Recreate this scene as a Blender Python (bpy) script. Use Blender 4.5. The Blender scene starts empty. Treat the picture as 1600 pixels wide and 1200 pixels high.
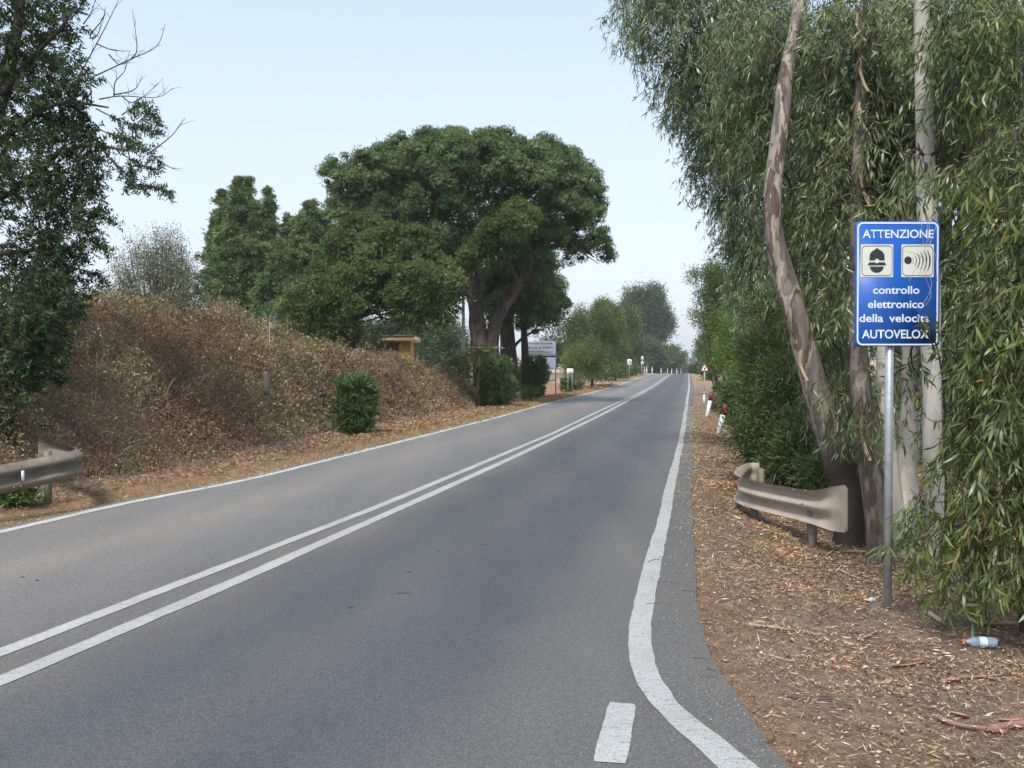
import bpy, math, random
import numpy as np
from mathutils import Vector

random.seed(7)
RNG = np.random.default_rng(11)
S = bpy.context.scene
C = S.collection

# ------------------------------------------------------------------ camera
F, HOR, CAMH = 1450.0, 577.0, 1.6
PIT = math.atan((600 - HOR) / F)
cam_d = bpy.data.cameras.new('camera')
cam = bpy.data.objects.new('camera', cam_d)
C.objects.link(cam)
cam.location = (0, 0, CAMH)
cam.rotation_euler = (math.radians(90) - PIT, 0, 0)
cam_d.sensor_width = 36
cam_d.lens = F * 36 / 1600
cam_d.clip_start = 0.05
cam_d.clip_end = 6000
S.camera = cam

# ------------------------------------------------------------------ sky and sun
SUN_EL, SUN_AZ = 52, 200         # azimuth: where the light comes from, clockwise from +Y
w = bpy.data.worlds.new('World')
S.world = w
w.use_nodes = True
nt = w.node_tree
nt.nodes.clear()
out = nt.nodes.new('ShaderNodeOutputWorld')
sky = nt.nodes.new('ShaderNodeTexSky')
sky.sky_type = 'NISHITA'
sky.sun_disc = False
sky.sun_elevation = math.radians(SUN_EL)
sky.sun_rotation = math.radians(SUN_AZ)
sky.dust_density = 3.0
sky.air_density = 1.0
bg1 = nt.nodes.new('ShaderNodeBackground')
bg1.inputs[1].default_value = 0.05
nt.links.new(sky.outputs[0], bg1.inputs[0])
tc = nt.nodes.new('ShaderNodeTexCoord')
sx = nt.nodes.new('ShaderNodeSeparateXYZ')
nt.links.new(tc.outputs['Generated'], sx.inputs[0])
rp = nt.nodes.new('ShaderNodeValToRGB')
nt.links.new(sx.outputs[2], rp.inputs[0])
e = rp.color_ramp.elements
e[0].position = 0.0; e[0].color = (0.80, 0.84, 0.94, 1)
e[1].position = 1.0; e[1].color = (0.58, 0.74, 0.98, 1)
for p, c in ((0.10, (0.81, 0.87, 0.97, 1)), (0.22, (0.79, 0.88, 0.98, 1)), (0.38, (0.65, 0.82, 0.98, 1))):
    x = e.new(p); x.color = c
bg2 = nt.nodes.new('ShaderNodeBackground')
bg2.inputs[1].default_value = 0.50
nt.links.new(rp.outputs[0], bg2.inputs[0])
ad = nt.nodes.new('ShaderNodeAddShader')
nt.links.new(bg1.outputs[0], ad.inputs[0])
nt.links.new(bg2.outputs[0], ad.inputs[1])
nt.links.new(ad.outputs[0], out.inputs[0])

sd = bpy.data.lights.new('sun', 'SUN')
sd.energy = 2.4
sd.angle = math.radians(14)
sd.color = (1.0, 0.95, 0.87)
so = bpy.data.objects.new('sun', sd)
C.objects.link(so)
el, az = math.radians(SUN_EL), math.radians(SUN_AZ)
sdir = Vector((math.sin(az) * math.cos(el), math.cos(az) * math.cos(el), math.sin(el)))
so.rotation_euler = sdir.to_track_quat('Z', 'Y').to_euler()
so.location = (-20, -20, 40)

S.view_settings.view_transform = 'Standard'
S.view_settings.look = 'None'
S.view_settings.exposure = 0.7
S.view_settings.gamma = 1.0
S.view_settings.use_curve_mapping = False
S.cycles.max_bounces = 6
S.cycles.transparent_max_bounces = 8
S.cycles.use_adaptive_sampling = True

# ------------------------------------------------------------------ helpers
def at(u, v, Y):
    """point on the ray through photo pixel (u, v) at world depth Y"""
    a, b = u - 800, v - 600
    y = F * math.cos(PIT) - b * math.sin(PIT)
    z = -b * math.cos(PIT) - F * math.sin(PIT)
    return np.array([a / y * Y, Y, CAMH + z / y * Y])

def smooth(t):
    t = np.clip(t, 0, 1)
    return t * t * (3 - 2 * t)

def _hash(i, j, k, seed):
    h = (i * 374761393 + j * 668265263 + k * 2147483647 + seed * 974711) & 0xffffffff
    h = ((h ^ (h >> 13)) * 1274126177) & 0xffffffff
    h = ((h ^ (h >> 16)) * 2246822519) & 0xffffffff
    return ((h ^ (h >> 15)) & 0xffff) / 65535.0

def vnoise(x, y, z=0.0, seed=0):
    x, y, z = np.broadcast_arrays(np.asarray(x, float), np.asarray(y, float), np.asarray(z, float))
    xi, yi, zi = (np.floor(t).astype(np.int64) for t in (x, y, z))
    fx, fy, fz = (smooth(t - ti) for t, ti in ((x, xi), (y, yi), (z, zi)))
    r = 0
    for a in (0, 1):
        for b in (0, 1):
            for c in (0, 1):
                wgt = (fx if a else 1 - fx) * (fy if b else 1 - fy) * (fz if c else 1 - fz)
                r = r + wgt * _hash(xi + a, yi + b, zi + c, seed)
    return r

def fbm(x, y, z=0.0, seed=0, o=3):
    r, amp, s = 0, 0.5, 0
    for i in range(o):
        r = r + amp * vnoise(np.asarray(x) * 2 ** i, np.asarray(y) * 2 ** i, np.asarray(z) * 2 ** i, seed + i * 17)
        s += amp
        amp *= 0.5
    return r / s

def unit(a):
    return a / np.maximum(np.linalg.norm(a, axis=-1, keepdims=True), 1e-9)

def rnd(n, k=3):
    return RNG.normal(size=(n, k))

def mesh_from(name, V, faces_idx, starts, mat=None, smooth_shade=False, fattr=None, vcol=None, uv=None):
    me = bpy.data.meshes.new(name)
    V = np.asarray(V, np.float32)
    faces_idx = np.asarray(faces_idx, np.int32).ravel()
    starts = np.asarray(starts, np.int32)
    me.vertices.add(len(V)); me.vertices.foreach_set('co', V.ravel())
    me.loops.add(len(faces_idx)); me.loops.foreach_set('vertex_index', faces_idx)
    me.polygons.add(len(starts)); me.polygons.foreach_set('loop_start', starts)
    if mat is not None:
        me.materials.append(mat)
    if fattr is not None:
        at_ = me.attributes.new('v', 'FLOAT', 'FACE')
        at_.data.foreach_set('value', np.asarray(fattr, np.float32))
    if vcol is not None:
        at_ = me.attributes.new('col', 'FLOAT_COLOR', 'POINT')
        at_.data.foreach_set('color', np.asarray(vcol, np.float32).ravel())
    if uv is not None:
        l = me.uv_layers.new(name='UVMap')
        l.data.foreach_set('uv', np.asarray(uv, np.float32)[faces_idx].ravel())
    me.update(calc_edges=True)
    if smooth_shade:
        me.polygons.foreach_set('use_smooth', np.ones(len(starts), bool))
    me.validate()
    return me

def link(name, me, parent=None, label=None, cat=None, group=None, kind=None):
    o = bpy.data.objects.new(name, me)
    C.objects.link(o)
    if parent is not None:
        o.parent = parent
    for k, x in (('label', label), ('category', cat), ('group', group), ('kind', kind)):
        if x:
            o[k] = x
    return o

def empty(name, loc, label, cat, group=None):
    o = bpy.data.objects.new(name, None)
    o.empty_display_size = 0.2
    o.location = tuple(float(t) for t in loc)
    C.objects.link(o)
    o['label'] = label
    o['category'] = cat
    if group:
        o['group'] = group
    return o

class MB:
    """collects polygons, builds one mesh"""
    def __init__(s):
        s.V = []; s.I = []; s.S = []; s.n = 0; s.l = 0
    def add(s, V, faces):
        V = np.asarray(V, float)
        s.V.append(V)
        for f in faces:
            s.S.append(s.l); s.I.extend([i + s.n for i in f]); s.l += len(f)
        s.n += len(V)
    def grid(s, P, closed=False):
        """P (r, c, 3) -> quads"""
        r, c, _ = P.shape
        idx = np.arange(r * c).reshape(r, c) + s.n
        if closed:
            idx = np.concatenate([idx, idx[:, :1]], 1)
        q = np.stack([idx[:-1, :-1], idx[:-1, 1:], idx[1:, 1:], idx[1:, :-1]], -1).reshape(-1, 4)
        s.V.append(P.reshape(-1, 3)); s.I.extend(q.ravel().tolist())
        s.S.extend((s.l + 4 * np.arange(len(q))).tolist())
        s.l += 4 * len(q); s.n += r * c
    def box(s, c, size, rot=0.0, tilt=None):
        hx, hy, hz = size[0] / 2, size[1] / 2, size[2] / 2
        V = np.array([(x, y, z) for z in (-hz, hz) for y in (-hy, hy) for x in (-hx, hx)], float)
        if tilt is not None:
            V = V @ np.array(tilt).T
        cr, sr = math.cos(rot), math.sin(rot)
        V = V @ np.array([[cr, -sr, 0], [sr, cr, 0], [0, 0, 1]]).T + np.array(c)
        s.add(V, [(0, 2, 3, 1), (4, 5, 7, 6), (0, 1, 5, 4), (2, 6, 7, 3), (0, 4, 6, 2), (1, 3, 7, 5)])
    def tube(s, pts, radii, sides=8, wob=0.0, seed=0, cap=True, sub=1):
        pts = np.asarray(pts, float); radii = np.asarray(radii, float) * np.ones(len(pts))
        if sub > 1 and len(pts) > 2:
            pts, radii = spline(pts, radii, sub)
        t = np.gradient(pts, axis=0) if len(pts) > 2 else np.repeat((pts[1:] - pts[:1]), 2, 0)
        t = unit(t)
        ref = np.array([0.0, 1.0, 0.0]) if abs(t[:, 1]).mean() < 0.8 else np.array([1.0, 0, 0])
        a = unit(np.cross(t, ref)); b = np.cross(t, a)
        th = np.linspace(0, 2 * math.pi, sides, endpoint=False)
        P = pts[:, None, :] + radii[:, None, None] * (np.cos(th)[None, :, None] * a[:, None, :] + np.sin(th)[None, :, None] * b[:, None, :])
        if wob:
            nn = fbm(P[..., 0] * 6, P[..., 1] * 6, P[..., 2] * 2.2, seed) - 0.5
            P = P + (P - pts[:, None, :]) * (nn * wob * 2)[..., None]
        base = s.n
        s.grid(P, closed=True)
        if cap:
            n = len(pts)
            s.I.extend([base + (n - 1) * sides + k for k in range(sides)]); s.S.append(s.l); s.l += sides
            s.I.extend([base + k for k in reversed(range(sides))]); s.S.append(s.l); s.l += sides
    def mesh(s, name, mat, origin=(0, 0, 0), smooth_shade=False):
        return mesh_from(name, np.concatenate(s.V) - np.array(origin), s.I, s.S, mat, smooth_shade)

def spline(P, R, k):
    n = len(P); t = np.linspace(0, n - 1, (n - 1) * k + 1)
    Pe = np.concatenate([[2 * P[0] - P[1]], P, [2 * P[-1] - P[-2]]])
    i = np.minimum(t.astype(int), n - 2); f = (t - i)[:, None]
    p0, p1, p2, p3 = Pe[i], Pe[i + 1], Pe[i + 2], Pe[i + 3]
    Q = 0.5 * (2 * p1 + (p2 - p0) * f + (2 * p0 - 5 * p1 + 4 * p2 - p3) * f ** 2 + (3 * p1 - p0 - 3 * p2 + p3) * f ** 3)
    return Q, np.interp(t, np.arange(n), R)

def leaf_mesh(name, P, D, N, L, W, mat, origin=(0, 0, 0), bent=False, v=None, curve=0.25):
    """P base, D direction, N normal; one rhombic (or bent 4-triangle) leaf for each row"""
    n = len(P)
    D = unit(D); side = unit(np.cross(D, N)); N = np.cross(side, D)
    L = (np.ones(n) * L)[:, None]; W = (np.ones(n) * W)[:, None] / 2
    if v is None:
        v = RNG.random(n)
    far_ = float(np.mean(P[:, 1])) > 11
    P = P - np.array(origin)
    if not bent and far_:          # far leaves: one slim triangle each, of the same area
        V = np.stack([P - side * W * .95, P + side * W * .95, P + D * L], 1).reshape(-1, 3)
        return mesh_from(name, V, np.arange(3 * n), 3 * np.arange(n), mat, fattr=v)
    if not bent:
        M = P + D * L * 0.45
        V = np.stack([P, M + side * W, P + D * L, M - side * W], 1).reshape(-1, 3)
        return mesh_from(name, V, np.arange(4 * n), 4 * np.arange(n), mat, fattr=v)
    c = curve * L
    a = P + D * L * 0.3 - N * c * 0.09
    b = P + D * L * 0.68 - N * c * 0.46
    tip = P + D * L * 0.97 - N * c
    V = np.stack([P, a + side * W, b + side * W * 0.75, tip, b - side * W * 0.75, a - side * W], 1).reshape(-1, 3)
    base = 6 * np.arange(n)[:, None]
    I = (base + np.array([0, 1, 5, 1, 2, 4, 5, 2, 3, 4])[None, :]).ravel()
    st = (10 * np.arange(n)[:, None] + np.array([0, 3, 7])[None, :]).ravel()
    return mesh_from(name, V, I, st, mat, fattr=np.repeat(v, 3))

def lobe(u, v, Y, ru, rv, rd=None):
    c = at(u, v, Y)
    k = Y / F
    return (c, np.array([ru * k, rd if rd else ru * k, rv * k]))

def in_lobes(lobes, n, shell=0.0, weights=None, minz=None, up=0.0):
    """n random points inside ellipsoids; shell pushes them outward; returns points and outward dirs"""
    vol = np.array([np.prod(r) ** 0.75 for _, r in lobes]) if weights is None else np.asarray(weights, float)
    k = RNG.choice(len(lobes), n, p=vol / vol.sum())
    cs = np.array([c for c, _ in lobes])[k]; rs = np.array([r for _, r in lobes])[k]
    d = unit(rnd(n))
    if up:
        d[:, 2] = np.where(RNG.random(n) < up, np.abs(d[:, 2]), d[:, 2])
    r = (shell ** 3 + (1 - shell ** 3) * RNG.random(n)) ** (1 / 3)
    return cs + rs * d * r[:, None], d

# ------------------------------------------------------------------ materials
def newmat(name):
    m = bpy.data.materials.new(name)
    m.use_nodes = True
    t = m.node_tree
    return m, t, t.nodes['Principled BSDF']

def ramp(t, fac, stops, mode='LINEAR'):
    r = t.nodes.new('ShaderNodeValToRGB')
    r.color_ramp.interpolation = mode
    el_ = r.color_ramp.elements
    while len(el_) > 1:
        el_.remove(el_[-1])
    el_[0].position = stops[0][0]; el_[0].color = (*stops[0][1], 1)
    for p, c in stops[1:]:
        x = el_.new(p); x.color = (*c, 1)
    if fac is not None:
        t.links.new(fac, r.inputs[0])
    return r.outputs[0]

def noise(t, scale, detail=3, vec=None, rough=0.55, stretch=None):
    n = t.nodes.new('ShaderNodeTexNoise')
    n.inputs['Scale'].default_value = scale
    n.inputs['Detail'].default_value = detail
    n.inputs['Roughness'].default_value = rough
    if vec is None:
        g = t.nodes.new('ShaderNodeNewGeometry')
        vec = g.outputs['Position']
    if stretch:
        mp = t.nodes.new('ShaderNodeMapping')
        mp.inputs['Scale'].default_value = stretch
        t.links.new(vec, mp.inputs[0]); vec = mp.outputs[0]
    t.links.new(vec, n.inputs['Vector'])
    return n.outputs['Fac']

def mix(t, a, b, fac, mode='MIX'):
    m = t.nodes.new('ShaderNodeMix')
    m.data_type = 'RGBA'; m.blend_type = mode
    for s_, x in ((0, fac), (6, a), (7, b)):
        if isinstance(x, (int, float)):
            m.inputs[s_].default_value = x
        elif isinstance(x, tuple):
            m.inputs[s_].default_value = (*x, 1)
        else:
            t.links.new(x, m.inputs[s_])
    return m.outputs[2]

def bump(t, b, h, strength=0.4, dist=0.02):
    n = t.nodes.new('ShaderNodeBump')
    n.inputs['Strength'].default_value = strength
    n.inputs['Distance'].default_value = dist
    t.links.new(h, n.inputs['Height'])
    t.links.new(n.outputs[0], b.inputs['Normal'])

def leaf_mat(name, stops, trans=0.25, gloss=0.06, clump=1.2, rough=0.4):
    """stops: colours by the per-leaf random value v; clumps of the crown vary a little too"""
    m = bpy.data.materials.new(name); m.use_nodes = True
    t = m.node_tree; t.nodes.clear()
    o = t.nodes.new('ShaderNodeOutputMaterial')
    a = t.nodes.new('ShaderNodeAttribute'); a.attribute_name = 'v'
    c = ramp(t, a.outputs['Fac'], stops)
    n = noise(t, clump, 2)
    c = mix(t, c, ramp(t, n, [(0.3, (0.62, 0.66, 0.62)), (0.7, (1.25, 1.2, 1.05))]), 1.0, 'MULTIPLY')
    d = t.nodes.new('ShaderNodeBsdfDiffuse'); tr = t.nodes.new('ShaderNodeBsdfTranslucent')
    g = t.nodes.new('ShaderNodeBsdfGlossy'); g.inputs['Roughness'].default_value = rough
    g.inputs['Color'].default_value = (0.9, 0.95, 1, 1)
    t.links.new(c, d.inputs[0])
    c2 = mix(t, c, (1.0, 1.25, 0.55), 1.0, 'MULTIPLY')
    t.links.new(c2, tr.inputs[0])
    m1 = t.nodes.new('ShaderNodeMixShader'); m1.inputs[0].default_value = trans
    m2 = t.nodes.new('ShaderNodeMixShader'); m2.inputs[0].default_value = gloss
    t.links.new(d.outputs[0], m1.inputs[1]); t.links.new(tr.outputs[0], m1.inputs[2])
    t.links.new(m1.outputs[0], m2.inputs[1]); t.links.new(g.outputs[0], m2.inputs[2])
    t.links.new(m2.outputs[0], o.inputs[0])
    return m

def plain(name, col, rough=0.6, metal=0.0, var=0.25, scale=6, dirt=None, spec=0.5, bumps=0.0):
    m, t, b = newmat(name)
    n = noise(t, scale, 5)
    lo = tuple(x * (1 - var) for x in col); hi = tuple(min(1, x * (1 + var * 0.6)) for x in col)
    c = ramp(t, n, [(0.3, lo), (0.7, hi)])
    if dirt:
        n2 = noise(t, scale * 0.5, 6)
        f = ramp(t, n2, [(0.52, (0, 0, 0)), (0.72, (0.8, 0.8, 0.8))])
        c = mix(t, c, dirt, f)
    t.links.new(c, b.inputs['Base Color'])
    b.inputs['Roughness'].default_value = rough
    b.inputs['Metallic'].default_value = metal
    b.inputs['Specular IOR Level'].default_value = spec
    if bumps:
        bump(t, b, noise(t, scale * 8, 4), bumps, 0.005)
    return m

def bark(name, stops, mode='LINEAR', scale=2.2, stretch=(1, 1, 0.35), fissure=0.5, rough=0.85, base_dark=None, fiss_scale=14):
    m, t, b = newmat(name)
    n = noise(t, scale, 4, stretch=stretch, rough=0.6)
    c = ramp(t, n, stops, mode)
    f = noise(t, fiss_scale, 5, stretch=(1, 1, 0.16), rough=0.65)
    c = mix(t, c, ramp(t, f, [(0.35, (1 - fissure,) * 3), (0.62, (1.08,) * 3)]), 1.0, 'MULTIPLY')
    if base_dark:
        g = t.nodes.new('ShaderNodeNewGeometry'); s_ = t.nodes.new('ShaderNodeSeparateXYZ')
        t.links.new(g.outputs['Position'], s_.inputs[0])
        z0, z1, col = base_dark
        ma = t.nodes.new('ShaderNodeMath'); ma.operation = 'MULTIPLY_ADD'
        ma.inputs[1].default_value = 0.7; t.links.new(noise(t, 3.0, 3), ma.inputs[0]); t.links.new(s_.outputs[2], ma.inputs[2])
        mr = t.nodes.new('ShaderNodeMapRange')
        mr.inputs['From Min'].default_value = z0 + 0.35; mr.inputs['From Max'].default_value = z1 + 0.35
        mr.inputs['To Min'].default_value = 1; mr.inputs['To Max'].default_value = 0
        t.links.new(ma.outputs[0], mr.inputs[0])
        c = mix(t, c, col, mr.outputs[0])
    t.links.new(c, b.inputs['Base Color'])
    b.inputs['Roughness'].default_value = rough
    b.inputs['Specular IOR Level'].default_value = 0.2
    bump(t, b, f, 0.7, 0.03)
    return m

# ------------------------------------------------------------------ road geometry
def road_z(Y):
    Y = np.asarray(Y, float)
    z = 0.75 * smooth((Y - 58) / 120)
    d = np.maximum(Y - 186, 0)
    z = z - np.where(d < 60, 0.0006 * d * d, 2.16 + 0.045 * (d - 60))
    return np.maximum(z, -9.0)

def on_road(u, v):
    Y = 10.0
    b = v - 600
    y = F * math.cos(PIT) - b * math.sin(PIT); zz = -b * math.cos(PIT) - F * math.sin(PIT)
    k = -zz / y
    lo, hi = 1.0, 200.0
    for _ in range(60):                       # where the ray meets the road's height
        mid = (lo + hi) / 2
        if CAMH - k * mid > float(road_z(mid)):
            lo = mid
        else:
            hi = mid
    return (u - 800) / y * lo, lo

def curve_of(px, near, slope=0.19):
    pts = sorted([on_road(u, v) for u, v in px], key=lambda p: p[1])
    Ys = [p[1] for p in pts]; Xs = [p[0] for p in pts]
    Ys = [n_[0] for n_ in near] + Ys; Xs = [n_[1] for n_ in near] + Xs
    yl, xl_ = Ys[-1], Xs[-1]
    Ys += [yl + 1500]; Xs += [xl_ + slope * 1500]
    Ys = np.array(Ys); Xs = np.array(Xs)
    def f(Y):
        Y = np.asarray(Y, float); r = 0
        for dd, wt in ((-0.12, .25), (0, .5), (0.12, .25)):      # light smoothing growing with distance
            r = r + wt * np.interp(Y + dd * np.maximum(Y * 0.5, 1.0), Ys, Xs)
        b_ = np.clip(Y - 188, 0, 110)
        return r + 0.0025 * b_ * b_ + 0.55 * np.maximum(Y - 298, 0)
    return f

cen_l = curve_of([(0, 1020), (400, 866), (600, 788), (800, 704), (860, 679), (940, 640.5), (1000, 613.5), (1028, 597)], [(-14, -8.3), (0, -4.3), (3, -3.45)])
cen_r = curve_of([(0, 1065.5), (400, 894), (600, 805.5), (800, 716), (860, 687), (940, 648), (1000, 616), (1024, 602.5)], [(-14, -8.05), (0, -4.05), (3, -3.2)])
left_e = curve_of([(0, 832), (100, 808.5), (200, 785), (300, 767), (400, 747), (585, 700.5), (780, 651.5), (860, 629), (897, 620), (952, 606)], [(-14, -13.5), (0, -8.0), (5, -6.25)])
right_e = curve_of([(1112, 1162), (1065.7, 1131), (1036, 1100), (1014, 1069), (1002, 1037), (997.7, 1006), (1001, 975), (1013, 912), (1027.5, 850), (1038.5, 810), (1045.5, 770), (1054.5, 730), (1061.5, 700), (1066, 680), (1069, 660), (1072, 640), (1074.5, 620), (1077, 604)],
                   [(-14, 12), (-3, 4.4), (0, 2.45), (2, 1.4), (3.2, 1.02)])
asph_r = curve_of([(1230, 1200), (1200, 1166), (1169, 1119), (1137, 1075), (1109, 1019), (1091, 959), (1086, 912), (1082, 850), (1083, 810), (1080, 775), (1082, 730), (1082, 690), (1081, 655), (1082, 620), (1084, 604)],
                  [(-14, 14), (-3, 5.4), (0, 3.4), (2, 1.95)])
def xl(Y):
    return left_e(Y) - 0.16 - 0.05 * vnoise(np.asarray(Y) * 0.9, 0.5, 0, 3) * np.minimum(1, 20 / np.maximum(np.asarray(Y), 1))
def xr(Y):
    Y = np.asarray(Y, float)
    return asph_r(Y) + 0.05 * (vnoise(Y * 1.3, 0.1, 0, 5) - 0.5) + 0.02 * (vnoise(Y * 3.1, 0.1, 0, 6) - 0.5)
def xc(Y):
    return 0.5 * (cen_l(Y) + cen_r(Y))

def bank_h(Y):          # height of the earth bank on the left
    return np.interp(Y, [-20, 8, 14, 18, 21.5, 26, 35, 40, 46, 60], [1.2, 1.2, 1.22, 1.68, 2.08, 1.62, 1.18, 0.92, 0.2, 0.1])
def bank_s(Y):
    return np.interp(Y, [6, 11, 16, 22, 40], [1.0, 1.0, 1.15, 1.75, 1.9])
def bramble_h(Y):
    return np.interp(Y, [-20, 8, 21, 26, 35, 40, 42.5, 44], [.7, .75, .75, .62, .6, .6, 0.4, 0.0])

def ground(X, Y):
    X = np.asarray(X, float); Y = np.asarray(Y, float)
    rz = road_z(Y)
    sR = X - xr(Y); sL = xl(Y) - X
    near = np.minimum(1, 30 / np.maximum(Y, 1))
    fine = (fbm(X * 5, Y * 5, 0, 21) - 0.5) * 0.05 * near + (fbm(X * 1.3, Y * 1.3, 0, 22) - 0.5) * 0.12
    zr_ = rz - 0.012 - 0.16 * smooth(sR / 1.3) - 0.2 * smooth((sR - 3) / 6) + fine * smooth(sR / 0.5)
    hb = bank_h(Y)
    bl = smooth((sL - bank_s(Y) + .2) / 2.3)
    zl_ = rz - 0.012 + 0.05 * smooth(sL / 0.6) + hb * bl + fine * smooth(sL / 0.4) * (1 + 1.6 * bl)
    inside = np.minimum(-sR, -sL)
    zi = rz - 0.012 - 0.035 * smooth(inside / 0.12)
    z = np.where(sR > 0, zr_, np.where(sL > 0, zl_, zi))
    # far away: fields, then a pale hill beyond the crest
    far = smooth((Y - 650) / 500)
    hill = (22 + 10 * (fbm(X / 300, Y / 300, 0, 31) - 0.5) + 5 * smooth((200 - X) / 300)) * far
    flat = smooth((np.abs(X - 0.19 * Y) - 60) / 300)
    z = z * (1 - flat * 0.3) + hill
    return z

def gz(X, Y):
    return float(ground(X, Y))

def grid_mesh(name, X, Y, Z, mat, vcol=None, uv=None, smooth_shade=True):
    r, c = X.shape
    idx = np.arange(r * c).reshape(r, c)
    q = np.stack([idx[:-1, :-1], idx[:-1, 1:], idx[1:, 1:], idx[1:, :-1]], -1).reshape(-1)
    V = np.stack([X, Y, Z], -1).reshape(-1, 3)
    return mesh_from(name, V, q, 4 * np.arange(len(q) // 4), mat, smooth_shade, vcol=vcol, uv=uv)

rows = [-30, -22, -16, -12, -9, -7, -5, -3.5, -2.4, -1.5, -0.7, 0, 0.7, 1.3, 1.8, 2.2]
y = 2.5
while y < 1700:
    rows.append(y); y += max(0.07, y * 0.015)
rows = np.array(rows)
near_cols = np.concatenate([np.arange(-12, -2.9, 0.14), np.arange(-2.9, 2.6, 0.6), np.arange(2.6, 9, 0.1)])
cols = np.concatenate([[-900, -600, -400, -260, -170, -110, -75, -50, -38, -30, -24, -20, -17, -15, -13.5], near_cols,
                       [9.4, 10, 11, 12, 14, 17, 21, 27, 36, 50, 75, 110, 170, 260, 400, 600, 900]])
YY, SS = np.meshgrid(rows, cols, indexing='ij')
XX = xc(YY) + SS
ZZ = ground(XX, YY)
sR = XX - xr(YY); sL = xl(YY) - XX
def lerpc(a, b, f):
    return a * (1 - f[..., None]) + np.array(b) * f[..., None]
col = np.zeros(XX.shape + (3,)) + np.array([0.24, 0.182, 0.142])
n1 = fbm(XX * 0.8, YY * 0.8, 0, 41); n2 = fbm(XX * 2.5, YY * 2.5, 0, 42)
col = lerpc(col, (0.23, 0.165, 0.115), smooth((n1 - 0.4) * 4) * (sR > -0.3))
col = lerpc(col, (0.17, 0.135, 0.112), smooth((n2 - 0.5) * 5) * (sR > -0.3) * 0.8)
col = lerpc(col, (0.27, 0.15, 0.09), smooth(1 - np.abs(sR) / 0.35) * (YY < 60) * 0.6)
lf = (sL > -0.3).astype(float)
col = lerpc(col, (0.27, 0.175, 0.10), lf * smooth(1.2 - sL))
col = lerpc(col, (0.20, 0.14, 0.10), lf * smooth((sL - bank_s(YY)) / 0.5) * (YY < 44))
col = lerpc(col, (0.34, 0.19, 0.12), lf * smooth((YY - 36) / 10) * smooth((100 - YY) / 20) * smooth(4.5 - sL * 0.8))
col = lerpc(col, (0.10, 0.11, 0.05), smooth((np.abs(SS) - 14) / 12) * (YY < 700))
col = lerpc(col, (0.33, 0.24, 0.14), smooth((YY - 60) / 60) * smooth((700 - YY) / 100) * smooth(1 - (np.abs(SS) - 5) / 12) * 0.8)
col = lerpc(col, (0.46, 0.31, 0.21), smooth((YY - 620) / 150))
vc = np.concatenate([col, np.ones(XX.shape + (1,))], -1).reshape(-1, 4)

m_ground, t, b = newmat('ground')
a = t.nodes.new('ShaderNodeAttribute'); a.attribute_name = 'col'
c = mix(t, a.outputs['Color'], ramp(t, noise(t, 9, 6, rough=0.7), [(0.3, (0.55, 0.55, 0.58)), (0.7, (1.4, 1.36, 1.3))]), 1.0, 'MULTIPLY')
c = mix(t, c, ramp(t, noise(t, 60, 3, rough=0.7), [(0.35, (0.6, 0.6, 0.6)), (0.65, (1.4, 1.35, 1.3))]), 0.8, 'MULTIPLY')
t.links.new(c, b.inputs['Base Color']); b.inputs['Roughness'].default_value = 0.95
b.inputs['Specular IOR Level'].default_value = 0.1
bump(t, b, noise(t, 45, 6, rough=0.75), 0.8, 0.03)
link('ground', grid_mesh('ground', XX, YY, ZZ, m_ground, vcol=vc), kind='structure', label='brown verge earth, left bank and far tan hill')

# asphalt: uv = metres across from the centre line, metres along
rr = rows[(rows > -29) & (rows < 420)]
nc = 26
tt = np.linspace(0, 1, nc)
YR = np.repeat(rr[:, None], nc, 1)
XR = xl(YR) * (1 - tt) + xr(YR) * tt
ZR = road_z(YR) + 0.0
uv = np.stack([XR - xc(YR), YR], -1).reshape(-1, 2)
m_as, t, b = newmat('asphalt')
uvn = t.nodes.new('ShaderNodeUVMap'); uvn.uv_map = 'UVMap'
sp = t.nodes.new('ShaderNodeSeparateXYZ'); t.links.new(uvn.outputs[0], sp.inputs[0])
wob = t.nodes.new('ShaderNodeMath'); wob.operation = 'MULTIPLY_ADD'
t.links.new(noise(t, 0.35, 4), wob.inputs[0]); wob.inputs[1].default_value = 0.9; t.links.new(sp.outputs[0], wob.inputs[2])
mr = t.nodes.new('ShaderNodeMapRange'); mr.inputs['From Min'].default_value = -4.2 + .45; mr.inputs['From Max'].default_value = 4.2 + .45
t.links.new(wob.outputs[0], mr.inputs[0])
def off(x): return (x + 4.2) / 8.4
old, gry, blu, brn = (0.175, 0.163, 0.147), (0.108, 0.104, 0.099), (0.062, 0.066, 0.074), (0.082, 0.080, 0.080)
c = ramp(t, mr.outputs[0], [(off(-3.6), old), (off(-2.6), (0.148, 0.142, 0.138)), (off(-1.8), (0.178, 0.166, 0.150)), (off(-0.9), (0.138, 0.132, 0.127)), (off(0.2), (0.118, 0.109, 0.099)),
                            (off(0.45), brn), (off(0.9), blu), (off(1.55), (0.077, 0.076, 0.078)), (off(2.1), (0.061, 0.064, 0.076)), (off(2.5), (0.068, 0.069, 0.076)), (off(2.85), (0.098, 0.095, 0.092)), (off(3.1), gry)])
c = mix(t, c, ramp(t, noise(t, 1.1, 5, rough=0.6), [(0.3, (0.94, 0.94, 0.95)), (0.7, (1.06, 1.05, 1.04))]), 1.0, 'MULTIPLY')
c = mix(t, c, ramp(t, noise(t, 0.7, 3, stretch=(1.6, 0.12, 1)), [(0.35, (0.9, 0.9, 0.92)), (0.65, (1.1, 1.08, 1.05))]), 1.0, 'MULTIPLY')
spk = noise(t, 75, 4, rough=0.85)
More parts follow.
